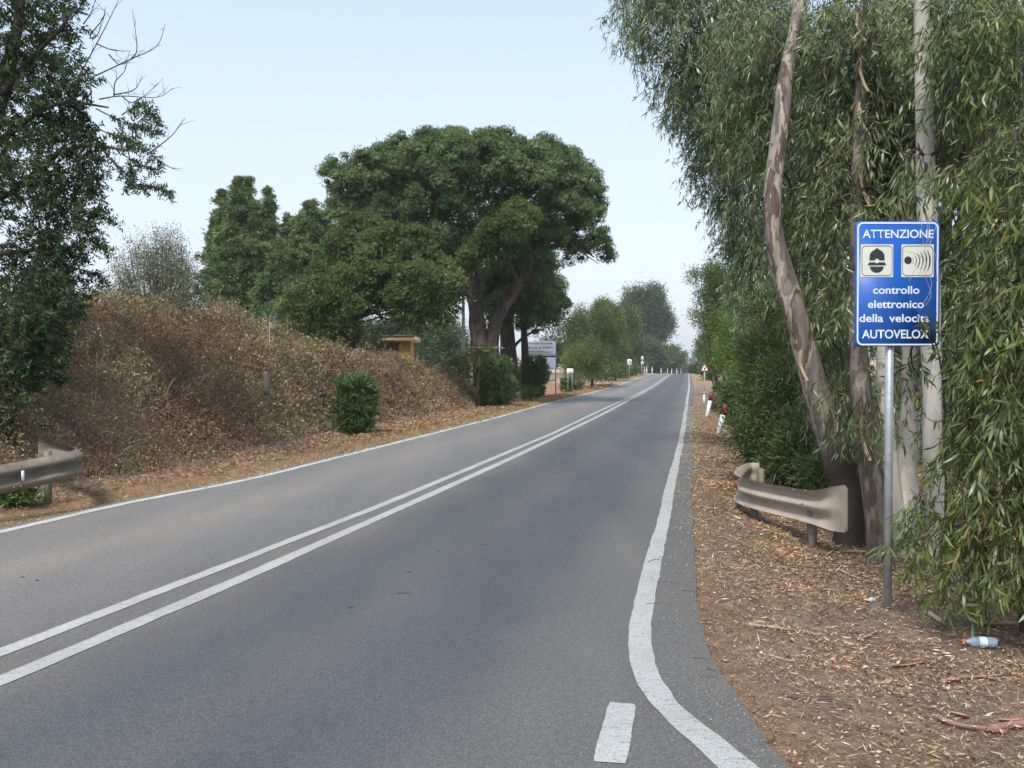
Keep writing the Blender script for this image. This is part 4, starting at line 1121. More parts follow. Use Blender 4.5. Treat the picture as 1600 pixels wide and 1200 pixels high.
for (ub, vb, ut, vt, Y, lab) in ((1122, 683, 1133, 637, 24.0, 'leaning red-topped white marker post, nearest on the right verge'), (1104, 652, 1112, 617, 32.5, 'leaning red-topped white marker post, second on the right verge')):
    a_, b_ = at(ub, vb, Y), at(ut, vt, Y)
    h = np.linalg.norm(b_ - a_); delineator(a_[0], Y, h + .08, math.atan2(b_[0] - a_[0], b_[2] - a_[2]), 0, lab, True, 1.15, 'red-topped marker posts on the right')
g_ = 'white marker posts beyond the crest on the left'
for i, (u, Y, hpx, lab) in enumerate(((1007, 148, 9, 'white marker post leftmost of the row before the crest'), (1010.5, 156, 9.5, 'white marker post second from the left in the row at the crest'), (1019, 172, 10, 'tallest white marker post of the row at the crest'),
                                       (1033, 200, 9, 'white marker post fourth from the left, first one past the crest'), (1043, 208, 9, 'white marker post fifth from the left beyond the crest'), (1049.5, 216, 9, 'white marker post sixth from the left beyond the crest'),
                                       (1057.5, 226, 9, 'white marker post second from the right beyond the crest'), (1064, 236, 9, 'rightmost white marker post beyond the crest'))):
    x = at(u, 577, Y)[0]; zb_ = gz(x, Y); top_v = 575.5 if i > 2 else 573
    h = at(u, top_v, Y)[2] - zb_
    delineator(x, Y, max(h, 1.0), 0, 0, lab, False, 1.5, g_)

# ------------------------------------------------------------------ mid and far trees
def ragged(lob, k=5, f=.74):
    out_ = [(c, r * f) for c, r in lob]
    for c, r in lob:
        for _ in range(k):
            d = unit(RNG.normal(size=3)); d[2] = abs(d[2]) if RNG.random() < .6 else d[2]
            out_.append((c + d * r * RNG.uniform(.6, 1.15), r * RNG.uniform(.2, .5)))
    return out_

def bushy(u, Y, lobes_, label, mat, n, per=14, cr=.5, L=.16, W=.09, name='roadside_tree', trunk=True, shell=.5, group=None, cat='tree', tr=.14, limbn=4, updir=0.0):
    t_, o_ = root_at(name, u, Y, label, cat, group)
    lob = ragged([lobe(a_, b_, Y + d_, c_, e_) for a_, b_, c_, e_, d_ in lobes_])
    if trunk:
        mb = MB(); hc = lob[0][0]
        mb.tube([o_ - np.array([0, 0, .2]), o_ * .5 + np.array([hc[0], hc[1], hc[2]]) * .5 + np.array([.1, 0, 0]), hc], [tr, tr * .7, tr * .3], 7, wob=.1, sub=3); link('trunk', mb.mesh('trunk', b_dark, o_, True), t_)
        for L_ in lob[:limbn + 2]:
            mb = MB(); limbs_to(mb, o_ * .6 + hc * .4, [L_], tr * .4, 3); link('limb', mb.mesh('limb', b_dark, o_, True), t_)
    link('crown', clusters(lob, n, per, cr, L, W, o_, mat, shell=shell, updir=updir), t_, kind='stuff')
    return t_
bushy(430, 44, [(350, 520, 50, 22, 0), (430, 525, 50, 24, 0), (500, 535, 50, 22, 0), (560, 545, 40, 16, 2), (290, 505, 40, 18, 0)], 'dark undergrowth behind the bramble crest below the conifers', g_dark, 1500, 16, .6, .16, .07, name='undergrowth', cat='bush', trunk=False)
bushy(630, 72, [(600, 522, 34, 16, 0), (655, 525, 40, 18, 0), (560, 518, 34, 18, 0), (700, 530, 34, 18, 3), (625, 512, 24, 12, 3)], 'dark trees closing the view behind the farm building', g_dark, 1700, 16, .8, .2, .09, name='dark_tree_clump', cat='trees', trunk=False)
bushy(985, 118, [(968, 583, 10, 7, 0), (975, 580, 12, 8, 4), (985, 577, 10, 8, 16), (997, 575, 12, 8, 40)], 'low roadside scrub behind the far square sign', g_mid, 900, 14, .6, .24, .1, name='roadside_scrub', cat='scrub', trunk=False, group='scrub along the far left verge')
bushy(1030, 300, [(1008, 572, 18, 9, -60), (1030, 574, 16, 8, 0), (1050, 576, 12, 7, 40), (1064, 577, 6, 5, 60)], 'low dark scrub behind the row of far marker posts', g_dark, 1500, 14, 1.3, .6, .3, name='roadside_scrub', cat='scrub', trunk=False, group='scrub along the far left verge')
bushy(925, 78, [(925, 515, 26, 34, 0), (915, 585, 30, 10, 0), (940, 580, 26, 14, 0), (905, 520, 22, 36, 0), (945, 500, 26, 22, 2), (930, 548, 30, 26, 0), (950, 540, 20, 40, 2), (895, 540, 16, 30, 0), (940, 485, 18, 10, 1)],
      'mottled green and olive tree nearest beyond the driveway on the left', g_mid, 3400, 18, .5, .14, .06, group='roadside trees beyond the driveway')
bushy(962, 105, [(955, 500, 22, 24, 0), (950, 530, 22, 34, 0), (962, 530, 14, 40, 2), (950, 565, 24, 24, 0), (948, 490, 16, 16, 0)],
      'second olive tree of the row beyond the driveway', g_mid, 2600, 18, .7, .2, .08, group='roadside trees beyond the driveway')
bushy(988, 140, [(985, 525, 18, 34, 0), (992, 550, 16, 26, 2), (978, 555, 18, 24, 0), (985, 500, 14, 18, 0)],
      'third darker green tree beside the far square sign', g_mid, 2000, 18, .8, .26, .1, group='roadside trees beyond the driveway')
bushy(905, 71, [(910, 560, 26, 24, 0), (925, 570, 18, 18, 0), (898, 555, 16, 24, 1)], 'light green weeping bush beside the farm board', g_mid, 1000, 16, .45, .17, .045, name='weeping_bush', cat='bush', trunk=False)
bushy(930, 92, [(900, 555, 30, 16, 8), (880, 552, 20, 16, 8), (860, 552, 24, 16, 8), (690, 555, 60, 18, 4), (620, 556, 60, 16, 6)], 'low dark hedge line in the distance behind the farm board', g_dark, 1600, 16, 1.0, .3, .15, name='far_hedge', cat='hedge', trunk=False)
bushy(1015, 225, [(1010, 480, 26, 28, 0), (1030, 500, 22, 34, 0), (995, 465, 18, 16, 0), (1040, 515, 12, 22, 0), (1012, 520, 24, 34, 0), (985, 475, 14, 20, 0), (1022, 462, 14, 12, 0)],
      'tall dark grey-green gum tree rising behind the roadside trees on the far left', g_dark, 2400, 14, 1.6, .6, .2, name='dark_gum_tree', tr=.3)
bushy(1012, 205, [(1008, 555, 22, 20, 0), (1025, 560, 18, 16, 4), (1015, 542, 18, 14, 0), (998, 560, 14, 18, -2)], 'shadowy dense tree behind the far pair of round signs', g_dark, 1300, 14, 1.0, .45, .2, name='dense_tree')
bushy(1045, 262, [(1045, 560, 20, 18, 0), (1035, 552, 14, 14, 0), (1057, 566, 11, 14, 0), (1050, 548, 10, 8, 0)], 'rounded green tree at the crest, last before the gap in the trees', g_mid, 1200, 14, 1.0, .5, .28, name='dense_tree')
bushy(1094, 190, [(1090, 580, 9, 4, 0), (1100, 575, 11, 9, 0)], 'low dark bush at the right side of the crest', g_dark, 420, 14, .9, .45, .25, name='crest_bush', cat='bush', trunk=False)
bushy(1072, 420, [(1066, 576, 7, 5, 0), (1078, 575, 7, 5, 5)], 'small sunlit olive tree in the gap beyond the crest', g_mid, 160, 12, 1.2, .8, .5, name='olive_tree')
for i, (u, v, lab) in enumerate(((1070, 554.2, 'dark tree dot on the far hill skyline, left one'), (1086, 553.6, 'dark tree dot on the far hill skyline, right one'), (1082, 564, 'dark tree on the slope of the far hill'))):
    bushy(u, 900, [(u, v, 2.2, 1.8, 0)], lab, g_dark, 60, 10, 2.2, 1.6, 1.2, name='hill_tree', trunk=False)

# ------------------------------------------------------------------ RIGHT: gum trees
def gum(name, label, u_base, Y, trunks, bmat, lobes_, mat, n, per, length, L, W, twig_r=.004, shell=.25, limb_start=None, limb_r=.04, droop=.9, bent=False, limbn=1, take=.5, cat='tree', group='gum trees along the right verge', wts=None, wob=.14, spread=.5, vmul=1.0):
    x = at(u_base, 577, Y)[0]; o_ = np.array([x, Y, gz(x, Y)])
    t_ = empty(name, o_, label, cat, group)
    for pts in trunks:
        mb = MB()
        P3 = np.array([at(p[0], p[1], p[2]) for p in pts]); R3 = np.array([p[3] / 2 * p[2] / F for p in pts])
        gzb = gz(P3[0][0], P3[0][1])
        foot = P3[0] + (P3[0] - P3[1]) * .15; foot[2] = min(gzb, P3[0][2]) - .12
        P3 = np.concatenate([[foot], [np.array([P3[0][0], P3[0][1], min(P3[0][2], gzb + .03)])], P3[1:]]); R3 = np.concatenate([[R3[0] * 1.15], R3])
        mb.tube(P3, R3, 16, wob=wob, sub=6, seed=int(u_base))
        link('trunk', mb.mesh('trunk', bmat, o_, True), t_)
    lob = [lobe(*q) for q in lobes_]
    if limb_start is not None:
        for L_ in lob:
            ls = min((at(*q) for q in limb_start), key=lambda q: np.linalg.norm(q - L_[0]))
            mb = MB(); limbs_to(mb, ls, [L_], limb_r, limbn, 6); link('branch', mb.mesh('branch', b_dark, o_, True), t_)
    me, c, ax = sprays(lob, n, per, length, L, W, o_, mat, shell=shell, droop=droop, bent=bent, spread=spread, vmul=vmul)
    link('crown', me, t_, kind='stuff')
    link('twigs', twigs(c, ax, length, twig_r, b_dark, o_, take=take), t_, kind='stuff')
    return t_, o_

# leaning trunk
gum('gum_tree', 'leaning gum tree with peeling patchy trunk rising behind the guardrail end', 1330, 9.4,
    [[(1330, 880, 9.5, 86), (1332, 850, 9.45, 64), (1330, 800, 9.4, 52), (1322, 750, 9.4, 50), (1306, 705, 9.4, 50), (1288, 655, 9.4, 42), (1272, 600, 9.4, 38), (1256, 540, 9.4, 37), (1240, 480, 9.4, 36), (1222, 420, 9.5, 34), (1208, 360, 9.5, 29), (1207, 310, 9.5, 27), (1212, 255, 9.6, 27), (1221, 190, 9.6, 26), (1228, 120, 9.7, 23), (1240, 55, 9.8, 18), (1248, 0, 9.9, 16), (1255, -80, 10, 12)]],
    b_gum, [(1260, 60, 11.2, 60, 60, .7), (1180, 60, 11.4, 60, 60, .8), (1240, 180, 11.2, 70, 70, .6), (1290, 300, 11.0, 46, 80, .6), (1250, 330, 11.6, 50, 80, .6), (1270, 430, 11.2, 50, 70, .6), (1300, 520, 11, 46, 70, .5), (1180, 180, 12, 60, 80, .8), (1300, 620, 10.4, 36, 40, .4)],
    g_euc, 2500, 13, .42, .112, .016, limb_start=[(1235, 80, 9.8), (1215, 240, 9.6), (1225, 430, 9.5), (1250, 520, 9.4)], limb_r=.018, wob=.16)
# brown trunk
gum('gum_tree', 'gum tree with straight rough brown lower trunk just left of the blue sign post', 1375, 8.5,
    [[(1378, 885, 8.5, 58), (1376, 862, 8.5, 42), (1370, 800, 8.5, 38), (1362, 740, 8.5, 37), (1354, 680, 8.6, 35), (1347, 620, 8.6, 32), (1340, 520, 8.8, 26), (1338, 400, 9, 22), (1341, 250, 9.2, 18), (1344, 120, 9.3, 15), (1350, 0, 9.4, 13), (1352, -60, 9.4, 10)]],
    b_gum2, [(1330, 60, 9.6, 60, 70, .6), (1310, 180, 9.8, 50, 70, .5), (1370, 160, 9.6, 50, 60, .5), (1310, 300, 9.6, 46, 60, .45), (1375, 290, 9.6, 34, 60, .4), (1310, 430, 9.4, 30, 60, .4), (1330, 600, 8.9, 34, 38, .25), (1355, 645, 8.3, 22, 24, .2), (1385, 230, 9.8, 40, 60, .4), (1352, 200, 8.8, 14, 30, .12), (1334, 330, 8.6, 14, 30, .12), (1335, 470, 8.3, 16, 36, .12)],
    g_euc, 1700, 13, .40, .112, .016, limb_start=[(1344, 120, 9.3), (1340, 300, 9.1), (1340, 500, 8.8), (1347, 620, 8.6)], limb_r=.016)
# pale twin trunks
gum('gum_tree', 'pale smooth-barked gum forking behind the blue sign post', 1415, 8.9,
    [[(1418, 890, 8.9, 64), (1415, 850, 8.9, 50), (1413, 790, 8.9, 44), (1416, 730, 9.0, 34), (1420, 660, 9.1, 28), (1422, 560, 9.3, 24), (1416, 420, 9.5, 24), (1414, 330, 9.5, 30), (1410, 270, 9.6, 26), (1405, 150, 9.8, 18), (1400, 0, 10, 14), (1398, -60, 10, 12)],
     [(1406, 840, 8.85, 28), (1396, 770, 8.8, 26), (1388, 700, 8.8, 26), (1383, 640, 8.8, 25), (1381, 580, 8.9, 24), (1384, 500, 9.1, 20), (1390, 400, 9.3, 16), (1388, 300, 9.5, 12)]],
    b_white, [(1400, 40, 10.2, 60, 50, .6), (1430, 180, 9.9, 50, 70, .5), (1395, 260, 9.8, 30, 50, .4), (1440, 90, 10.4, 60, 60, .6), (1400, 330, 9.9, 26, 40, .4), (1412, 480, 9.6, 28, 50, .3), (1408, 600, 9.3, 26, 26, .25)],
    g_euc, 800, 13, .40, .112, .016, limb_start=[(1405, 150, 9.8), (1416, 380, 9.5), (1422, 560, 9.3)], limb_r=.016)
# white trunk on the right
gum('gum_tree', 'white-trunked gum tree immediately right of the blue sign', 1465, 8.0,
    [[(1478, 880, 8, 60), (1468, 830, 8, 36), (1462, 770, 8, 32), (1458, 700, 8, 31), (1456, 620, 8, 30), (1455, 520, 8.05, 30), (1452, 420, 8.1, 30), (1449, 340, 8.1, 29), (1446, 250, 8.2, 27), (1444, 150, 8.2, 26), (1441, 60, 8.3, 25), (1440, 0, 8.3, 24), (1438, -70, 8.3, 20)]],
    b_white, [(1500, 20, 8.4, 70, 60, .6), (1560, 60, 8.6, 60, 80, .6), (1490, 120, 9.0, 40, 60, .4), (1540, 170, 8.4, 70, 70, .5), (1510, 260, 8.6, 50, 60, .4), (1500, 380, 8.8, 40, 70, .4), (1500, 520, 8.8, 36, 70, .4), (1500, 650, 8.6, 34, 60, .3), (1430, 300, 7.6, 16, 14, .15), (1425, 250, 7.6, 22, 20, .2), (1492, 40, 7.6, 30, 40, .3), (1490, 130, 7.7, 26, 40, .3)],
    g_euc, 1700, 13, .40, .115, .017, limb_start=[(1441, 60, 8.3), (1446, 250, 8.2), (1455, 460, 8.05)], limb_r=.018)
# grey trunk seen behind, with the crown that overhangs the sky on the left
gum('gum_tree', 'tall grey-trunked gum behind the leaning tree whose crown overhangs the sky', 1255, 16,
    [[(1240, 760, 16, 44), (1244, 600, 16, 30), (1248, 450, 16, 24), (1250, 290, 16, 22), (1262, 230, 16, 20), (1270, 180, 16, 22), (1266, 120, 16, 18), (1258, 60, 16, 15), (1250, -20, 16, 12)]],
    b_grey, [(1020, 22, 16, 48, 30, .8), (975, 12, 15.8, 22, 18, .4), (985, 50, 15.8, 22, 14, .4), (1075, 45, 16, 75, 62, 1.3), (1095, 150, 16.5, 52, 56, 1.2), (1045, 130, 16, 24, 22, .5), (1150, 90, 16.5, 90, 90, 1.6), (1160, 220, 17, 72, 80, 1.4), (1110, 215, 17, 34, 42, .8), (1200, 330, 17, 76, 84, 1.4), (1145, 300, 17, 38, 50, .8), (1200, 430, 17, 52, 70, 1.2), (1160, 370, 17.5, 22, 40, .7), (1230, 520, 16.5, 56, 70, 1), (1130, -40, 16.5, 150, 50, 1.6), (1040, -50, 16, 80, 40, 1.2), (998, 96, 15.8, 8, 16, .2), (1065, 105, 16, 24, 22, .4), (1090, 270, 17, 16, 24, .4)],
    g_eucfar, 5200, 12, .46, .13, .022, limb_start=[(1258, 60, 16), (1262, 220, 16), (1250, 330, 16), (1248, 450, 16)], limb_r=.035, limbn=2, twig_r=.005,
    wts=None)
gum('gum_tree', 'gum tree further back behind the blue sign filling the gap between trunks', 1400, 18,
    [[(1400, 760, 18, 30), (1398, 500, 18, 24), (1390, 200, 18, 18), (1385, 0, 18, 12)]],
    b_grey, [(1330, 60, 17, 100, 90, 1.5), (1450, 80, 18, 120, 100, 1.8), (1580, 80, 18, 110, 110, 1.8), (1320, 250, 16.5, 90, 100, 1.5), (1430, 260, 18, 110, 110, 1.8), (1560, 280, 18, 110, 120, 1.8), (1330, 430, 16, 80, 100, 1.3), (1440, 440, 18, 110, 110, 1.8), (1570, 470, 18, 110, 120, 1.8), (1340, 590, 15.5, 70, 70, 1.2), (1450, 610, 17, 100, 90, 1.6), (1580, 640, 17, 100, 110, 1.6)],
    g_eucfar, 3000, 11, .55, .19, .036, limb_start=[(1390, 200, 18), (1398, 450, 18)], limb_r=.04, limbn=1, twig_r=.006, vmul=.75)
gum('gum_tree', 'slender gum tree behind the bright green roadside tree on the right', 1170, 26,
    [[(1185, 640, 26, 16), (1180, 500, 26, 13), (1175, 380, 26, 9)]],
    b_grey, [(1180, 440, 26, 34, 50, 1.1), (1195, 510, 25, 34, 50, 1.1), (1165, 380, 26, 16, 30, .6), (1220, 560, 22, 34, 50, 1)],
    g_eucfar, 1900, 12, .5, .15, .026, limb_start=[(1176, 400, 26), (1180, 500, 26)], limb_r=.03, limbn=2, twig_r=.006)

# understorey and roadside shrubs, right
def shrub(name, label, u, Y, lobes_, mat, n, per, cr, L, W, shell=.45, stems=20, cat='shrub', group='shrubs under the gum trees', updir=.2, bent=False, sm=None):
    x = at(u, 577, Y)[0]; o_ = np.array([x, Y, gz(x, Y)])
    t_ = empty(name, o_, label, cat, group)
    lob = ragged([lobe(*q) for q in lobes_], 4, .8)
    link('foliage', clusters(lob, n, per, cr, L, W, o_, mat, shell=shell, updir=updir, bent=bent, name='foliage'), t_, kind='stuff')
    mb = MB()
    stems = 7 if cat == 'tree' else stems; th_ = 3.5 if cat == 'tree' else 1
    for i in range(stems):
        L_ = lob[RNG.integers(len(lob))]
        b0_ = o_ + np.array([RNG.normal() * .25, RNG.normal() * .25, -.05])
        e_ = L_[0] + L_[1] * RNG.normal(size=3) * .4
        mb.tube([b0_, (b0_ + e_) / 2 + RNG.normal(size=3) * .12, e_], [.018 * th_, .012 * th_, .004 * th_], 5, sub=3)
    link('stems', mb.mesh('stems', b_dark, o_), t_)
    return t_
g_under = leaf_mat('understorey_leaves', [(0, (0.050, 0.074, 0.028)), (0.5, (0.092, 0.128, 0.046)), (0.9, (0.170, 0.203, 0.090)), (1, (0.284, 0.176, 0.077))], trans=0.2, gloss=0.015)
shrub('understorey_shrub', 'dense small-leaved green shrub behind the right guardrail', 1230, 13.5, [(1230, 620, 13.5, 62, 72, .9), (1200, 560, 14.5, 46, 60, .9), (1200, 690, 13.5, 42, 50, .7), (1270, 690, 12.6, 52, 60, .7), (1250, 560, 14, 46, 50, .8), (1225, 500, 15, 42, 50, .9), (1300, 660, 12, 34, 60, .5), (1180, 620, 14.5, 26, 60, .6)],
      g_under, 4200, 14, .22, .06, .024)
shrub('oleander_shrub', 'long-leaved shrub spilling over the back of the right guardrail', 1225, 12.3, [(1205, 703, 13.5, 30, 24, .45), (1250, 715, 12.6, 44, 26, .5), (1222, 733, 12.9, 36, 14, .4), (1285, 735, 11.8, 28, 20, .35), (1185, 688, 13.8, 22, 18, .4)],
      g_under, 620, 14, .2, .11, .020, bent=True, updir=.1)
shrub('bright_tree', 'vivid light green feathery tree on the right verge', 1152, 40, [(1144, 530, 40, 24, 30, 1), (1152, 498, 41, 26, 30, 1), (1148, 560, 39, 24, 30, .9), (1160, 590, 37, 22, 40, .8), (1130, 550, 41, 10, 18, .4), (1166, 640, 33, 16, 36, .6), (1124, 508, 42, 16, 16, .6), (1170, 600, 35, 22, 46, .7)],
      g_bright, 3300, 16, .34, .11, .035, cat='tree', group='roadside trees on the right')
shrub('leafy_tree', 'mid green loose tree behind the vivid one, reaching toward the road gap', 1132, 58, [(1122, 470, 58, 28, 34, 1.2), (1112, 515, 58, 16, 30, 1), (1142, 450, 58, 30, 36, 1.3), (1118, 556, 70, 12, 22, .7), (1118, 428, 58, 22, 15, .9), (1086, 432, 58, 13, 9, .4), (1092, 495, 58, 12, 10, .5), (1128, 560, 58, 24, 26, 1)],
      g_mid, 2800, 14, .45, .15, .05, cat='tree', group='roadside trees on the right')
shrub('leafy_tree', 'far dark green tree at the right side of the gap over the road', 1106, 120, [(1106, 556, 120, 11, 20, 1.4), (1100, 545, 122, 8, 12, 1), (1110, 575, 115, 12, 12, 1.2)],
      g_mid, 1100, 12, .8, .35, .16, cat='tree', group='roadside trees on the right')
oleander(1150, 666, 606, 20, 28.5, 'very dark oleander bush behind the nearest red-topped marker post', 1500, L=.15, group='dark bushes on the right verge')
oleander(1127, 640, 603, 12, 34, 'dark oleander bush behind the second red-topped marker post', 700, L=.16, group='dark bushes on the right verge')
oleander(1122, 612, 586, 9, 36.5, 'rust-orange withered shrub above the dark bushes on the right', 200, L=.16, mat=g_rust, name='withered_shrub', group='dry shrubs', per=12)

# warning triangle
Yw = 66; c0 = at(1101, 577, Yw); g0 = gz(c0[0], Yw); k = Yw / F
s_ = empty('warning_sign', (c0[0], Yw, g0), 'small red-bordered warning triangle on a yellowish post on the right verge', 'sign')
zc = at(1101, 576, Yw)[2] - g0; r = .26
mb = MB(); mb.tube([(0, .05, -.2), (0, .05, zc + .25)], [.045, .045], 8); link('post', mb.mesh('post', plain('yellowed_post', (.50, .42, .26), .7)), s_)
tri = lambda q: [(0, q), (-q * .9, -q * .55), (q * .9, -q * .55)]
mb = MB(); plate(mb, tri(.37), -.015, .015, (0, zc + .02)); link('panel', mb.mesh('panel', plain('sign_red', (.42, .035, .03), .5)), s_)
mb = MB(); flat(mb, [(x, z + zc + .01) for x, z in tri(.26)], -.021); link('face', mb.mesh('face', m_white), s_)
mb = MB(); flat(mb, [(-.05, zc - .09), (.05, zc - .09), (.07, zc + .02), (0, zc + .1), (-.06, zc + .02)], -.026); link('symbol', mb.mesh('symbol', m_ink), s_)
a_ = at(1100, 613, 47); delineator(a_[0], 47, .55, .02, 0, 'short broken white marker post below the warning sign', False, 1.0)

# ------------------------------------------------------------------ right guardrail
m_rail = plain('cream_painted_steel', (.385, .328, .26), .55, var=.16, scale=5, dirt=(.20, .155, .11), spec=.35)
m_railpost = plain('dull_rail_post', (.21, .175, .14), .7, var=.2, scale=7)
m_refl = plain('red_reflector', (.30, .05, .06), .35)
WPROF = [(0, .155), (.018, .15), (.05, .118), (.075, .10), (.08, .08), (.075, .062), (.05, .045), (.012, .018), (.0, 0), (.012, -.018), (.05, -.045), (.075, -.062), (.08, -.08), (.075, -.10), (.05, -.118), (.018, -.15), (0, -.155)]
def wbeam(path, zmid, side, flat_t=None, scale_t=None, sub=6, thick=.004):
    """corrugated beam swept along a plan path; side = +1 puts the bulge on the left of travel"""
    P3 = np.array([(p[0], p[1], z) for p, z in zip(path, zmid)], float)
    idx = np.arange(len(P3), dtype=float)
    Q, fl = spline(P3, np.array(flat_t if flat_t is not None else np.zeros(len(P3))), sub)
    _, sc_ = spline(P3, np.array(scale_t if scale_t is not None else np.ones(len(P3))), sub)
    T = np.gradient(Q, axis=0); T[:, 2] = 0; T = unit(T)
    N = np.stack([-T[:, 1], T[:, 0], 0 * T[:, 0]], 1) * side
    mb = MB()
    prof = np.array(WPROF)
    for off_ in (0, -thick):
        G = Q[:, None, :] + N[:, None, :] * ((prof[:, 0] * 1.15)[None, :, None] * (1 - fl)[:, None, None] + off_ + .03 * fl[:, None, None]) \
            + np.array([0, 0, 1.0])[None, None, :] * (prof[:, 1][None, :, None] * sc_[:, None, None])
        mb.grid(G)
    return mb, Q
path = []; zm = []
spec_ = [(1186, 12.5, .185), (1167, 12.45, .185), (1153, 11.8, .19), (1148, 11.2, .195), (1155, 10.75, .20), (1175, 10.35, .205), (1207, 9.9, .215), (1245, 9.4, .235), (1272, 9.05, .25), (1296, 8.8, .275), (1316, 8.62, .30), (1322, 8.57, .30)]
for u, Y, z in spec_:
    p = at(u, 577, Y); path.append((p[0], p[1])); zm.append(z)
g0 = gz(path[6][0], path[6][1])
o_ = np.array([path[6][0], path[6][1], g0])
r_ = empty('guardrail', o_, 'short beige guardrail stub with flared end beside the leaning gum tree', 'guardrail', 'guardrail ends')
mb, Q = wbeam(path, zm, -1 if False else 1, flat_t=[.9, .6, .1, 0, 0, 0, 0, 0, .2, .8, 1, 1], scale_t=[1, 1, 1, 1, 1, 1, 1, 1.02, 1.08, 1.34, 1.44, 1.24])
link('beam', mb.mesh('beam', m_rail, o_, True), r_)
mb = MB(); mb.tube([at(1320, 763, 8.57), at(1322, 768, 8.57), at(1322, 823, 8.57), at(1320, 828, 8.57)], [.004, .006, .006, .004], 6); link('rolled_edge', mb.mesh('rolled_edge', m_rail, o_, True), r_)
for u, vt, vb, Y, wd in ((1166, 765, 824, 10.55, .11), (1255, 790, 856, 9.25, .12), (1178, 732, 775, 12.3, .12)):
    tp, bt = at(u, vt, Y), at(u, vb, Y)
    zb_ = gz(tp[0], tp[1]) - .15
    mb = MB(); h = tp[2] - zb_
    cx, cy = tp[0] + .07, tp[1] + .03
    for dx, dy, sx_, sy_ in ((0, 0, .006, wd), (.03, -wd / 2, .06, .006), (.03, wd / 2, .06, .006)):
        mb.box((cx + dx, cy + dy, zb_ + h / 2), (sx_, sy_, h), 0)
    mb.box((cx + .02, cy, zb_ + h / 2), (.05, wd * .9, h - .002))
    link('post', mb.mesh('post', m_railpost, o_), r_)
p = at(1148.5, 756, 10.85)
mb = MB(); mb.box(tuple(p + np.array([0, -.02, 0])), (.018, .10, .085)); link('reflector', mb.mesh('reflector', m_refl, o_), r_)
for u, v, Y in ((1240, 765.5, 9.0), (1259, 767, 8.8), (1254, 787.5, 8.85), (1234, 786, 9.05)):
    p = at(u, v, Y - .09)
    mb = MB(); mb.tube([p, p + np.array([-.012, -.008, 0])], [.011, .009], 8); link('bolt', mb.mesh('bolt', m_railpost, o_), r_)

# ------------------------------------------------------------------ left guardrail
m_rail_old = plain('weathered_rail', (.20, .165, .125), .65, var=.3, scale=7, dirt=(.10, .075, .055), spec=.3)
path = []; zm = []
for u, v, Y in ((-260, 800, 8.2), (-120, 772, 9.0), (0, 749.5, 9.75), (50, 739.5, 10.1), (90, 731, 10.35), (112, 726, 10.65), (118, 721.5, 11.0), (112, 717.5, 11.3), (92, 713.5, 11.5), (58, 709.5, 11.5)):
    p = at(u, v, Y); path.append((p[0], p[1])); zm.append(p[2])
o_ = np.array([path[3][0], path[3][1], gz(*path[3])])
r_ = empty('guardrail', o_, 'weathered beige guardrail end curling back at the left edge of the road', 'guardrail', 'guardrail ends')
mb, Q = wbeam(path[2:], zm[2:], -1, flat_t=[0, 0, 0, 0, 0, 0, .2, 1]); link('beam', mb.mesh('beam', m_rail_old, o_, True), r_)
mb, Q = wbeam(path[:3] + [path[3]], [z + .0 for z in zm[:4]], -1, sub=6)
path2 = [path[0], path[1], path[2], tuple(np.array(path[2]) * .55 + np.array(path[3]) * .45)]
zm2 = [zm[0], zm[1], zm[2], zm[2] * .55 + zm[3] * .45]
sh = np.array([.007, -.003])
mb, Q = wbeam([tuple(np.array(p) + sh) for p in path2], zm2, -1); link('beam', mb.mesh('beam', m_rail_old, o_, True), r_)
m_lp = plain('greenish_rail_post', (.17, .17, .135), .7, var=.25)
for u, Y in ((83, 10.75), (-150, 9.2)):
    bt = at(u, 577, Y); zb_ = gz(bt[0] - .12, Y)
    mb = MB(); h = .62 - 0
    mb.box((bt[0] - .13, Y + .12, zb_ + h / 2 - .1), (.055, .11, h + .2), .15); link('post', mb.mesh('post', m_lp, o_), r_)
p = at(29, 742, 9.8)
mb = MB(); mb.box(tuple(p + np.array([.075, -.055, 0])), (.012, .03, .10), -.2); link('reflector', mb.mesh('reflector', m_white, o_), r_)
for u, v in ((24, 728.5), (34, 727.5), (22, 762), (33, 760)):
    p = at(u, v, 9.78); mb = MB(); mb.tube([p, p + np.array([.012, -.010, 0])], [.012, .009], 8); link('bolt', mb.mesh('bolt', m_lp, o_), r_)

# ------------------------------------------------------------------ the blue speed-control sign
Ys = 6.75; k = Ys / F
pb = at(1390.5, 963, Ys); g0 = gz(pb[0], Ys)
s_ = empty('speed_camera_sign', (pb[0], Ys, pb[2]), 'blue speed control warning sign with white lettering on a grey post', 'sign')
x_c, z_c = at(1402, 443.6, Ys)[0] - pb[0], at(1402, 443.6, Ys)[2] - pb[2]
mb = MB(); mb.tube([(0, .045, -.25), (x_c - .035, .045, z_c + .40)], [.0295, .0295], 20); link('post', mb.mesh('post', m_galv, smooth_shade=True), s_)
m_blue = plain('retro_blue', (.010, .098, .43), .45, var=.10, scale=3, spec=.5); m_letter = plain('reflective_white', (.62, .70, .80), .5, var=.06, scale=8)
m_cream = plain('cream_pictogram', (.60, .62, .55), .55, var=.06, scale=8); m_back = plain('sign_edge', (.05, .09, .22), .6)
Wp, Hp = 131.3 * k, 194.6 * k
mb = MB(); plate(mb, rrect(Wp, Hp, .03), -.004, .012, (x_c, z_c)); link('panel', mb.mesh('panel', m_blue), s_)
for dz in (.2, -.2):
    mb = MB(); mb.box((x_c - .02, .04, z_c + dz), (.09, .07, .03)); link('clamp', mb.mesh('clamp', m_galv), s_)
def sx_(x): return x_c + (x - 532.5) / 5.217 * k
def sz_(y): return z_c - (y - 592.5) / 5.217 * k
cs = k / 5.217
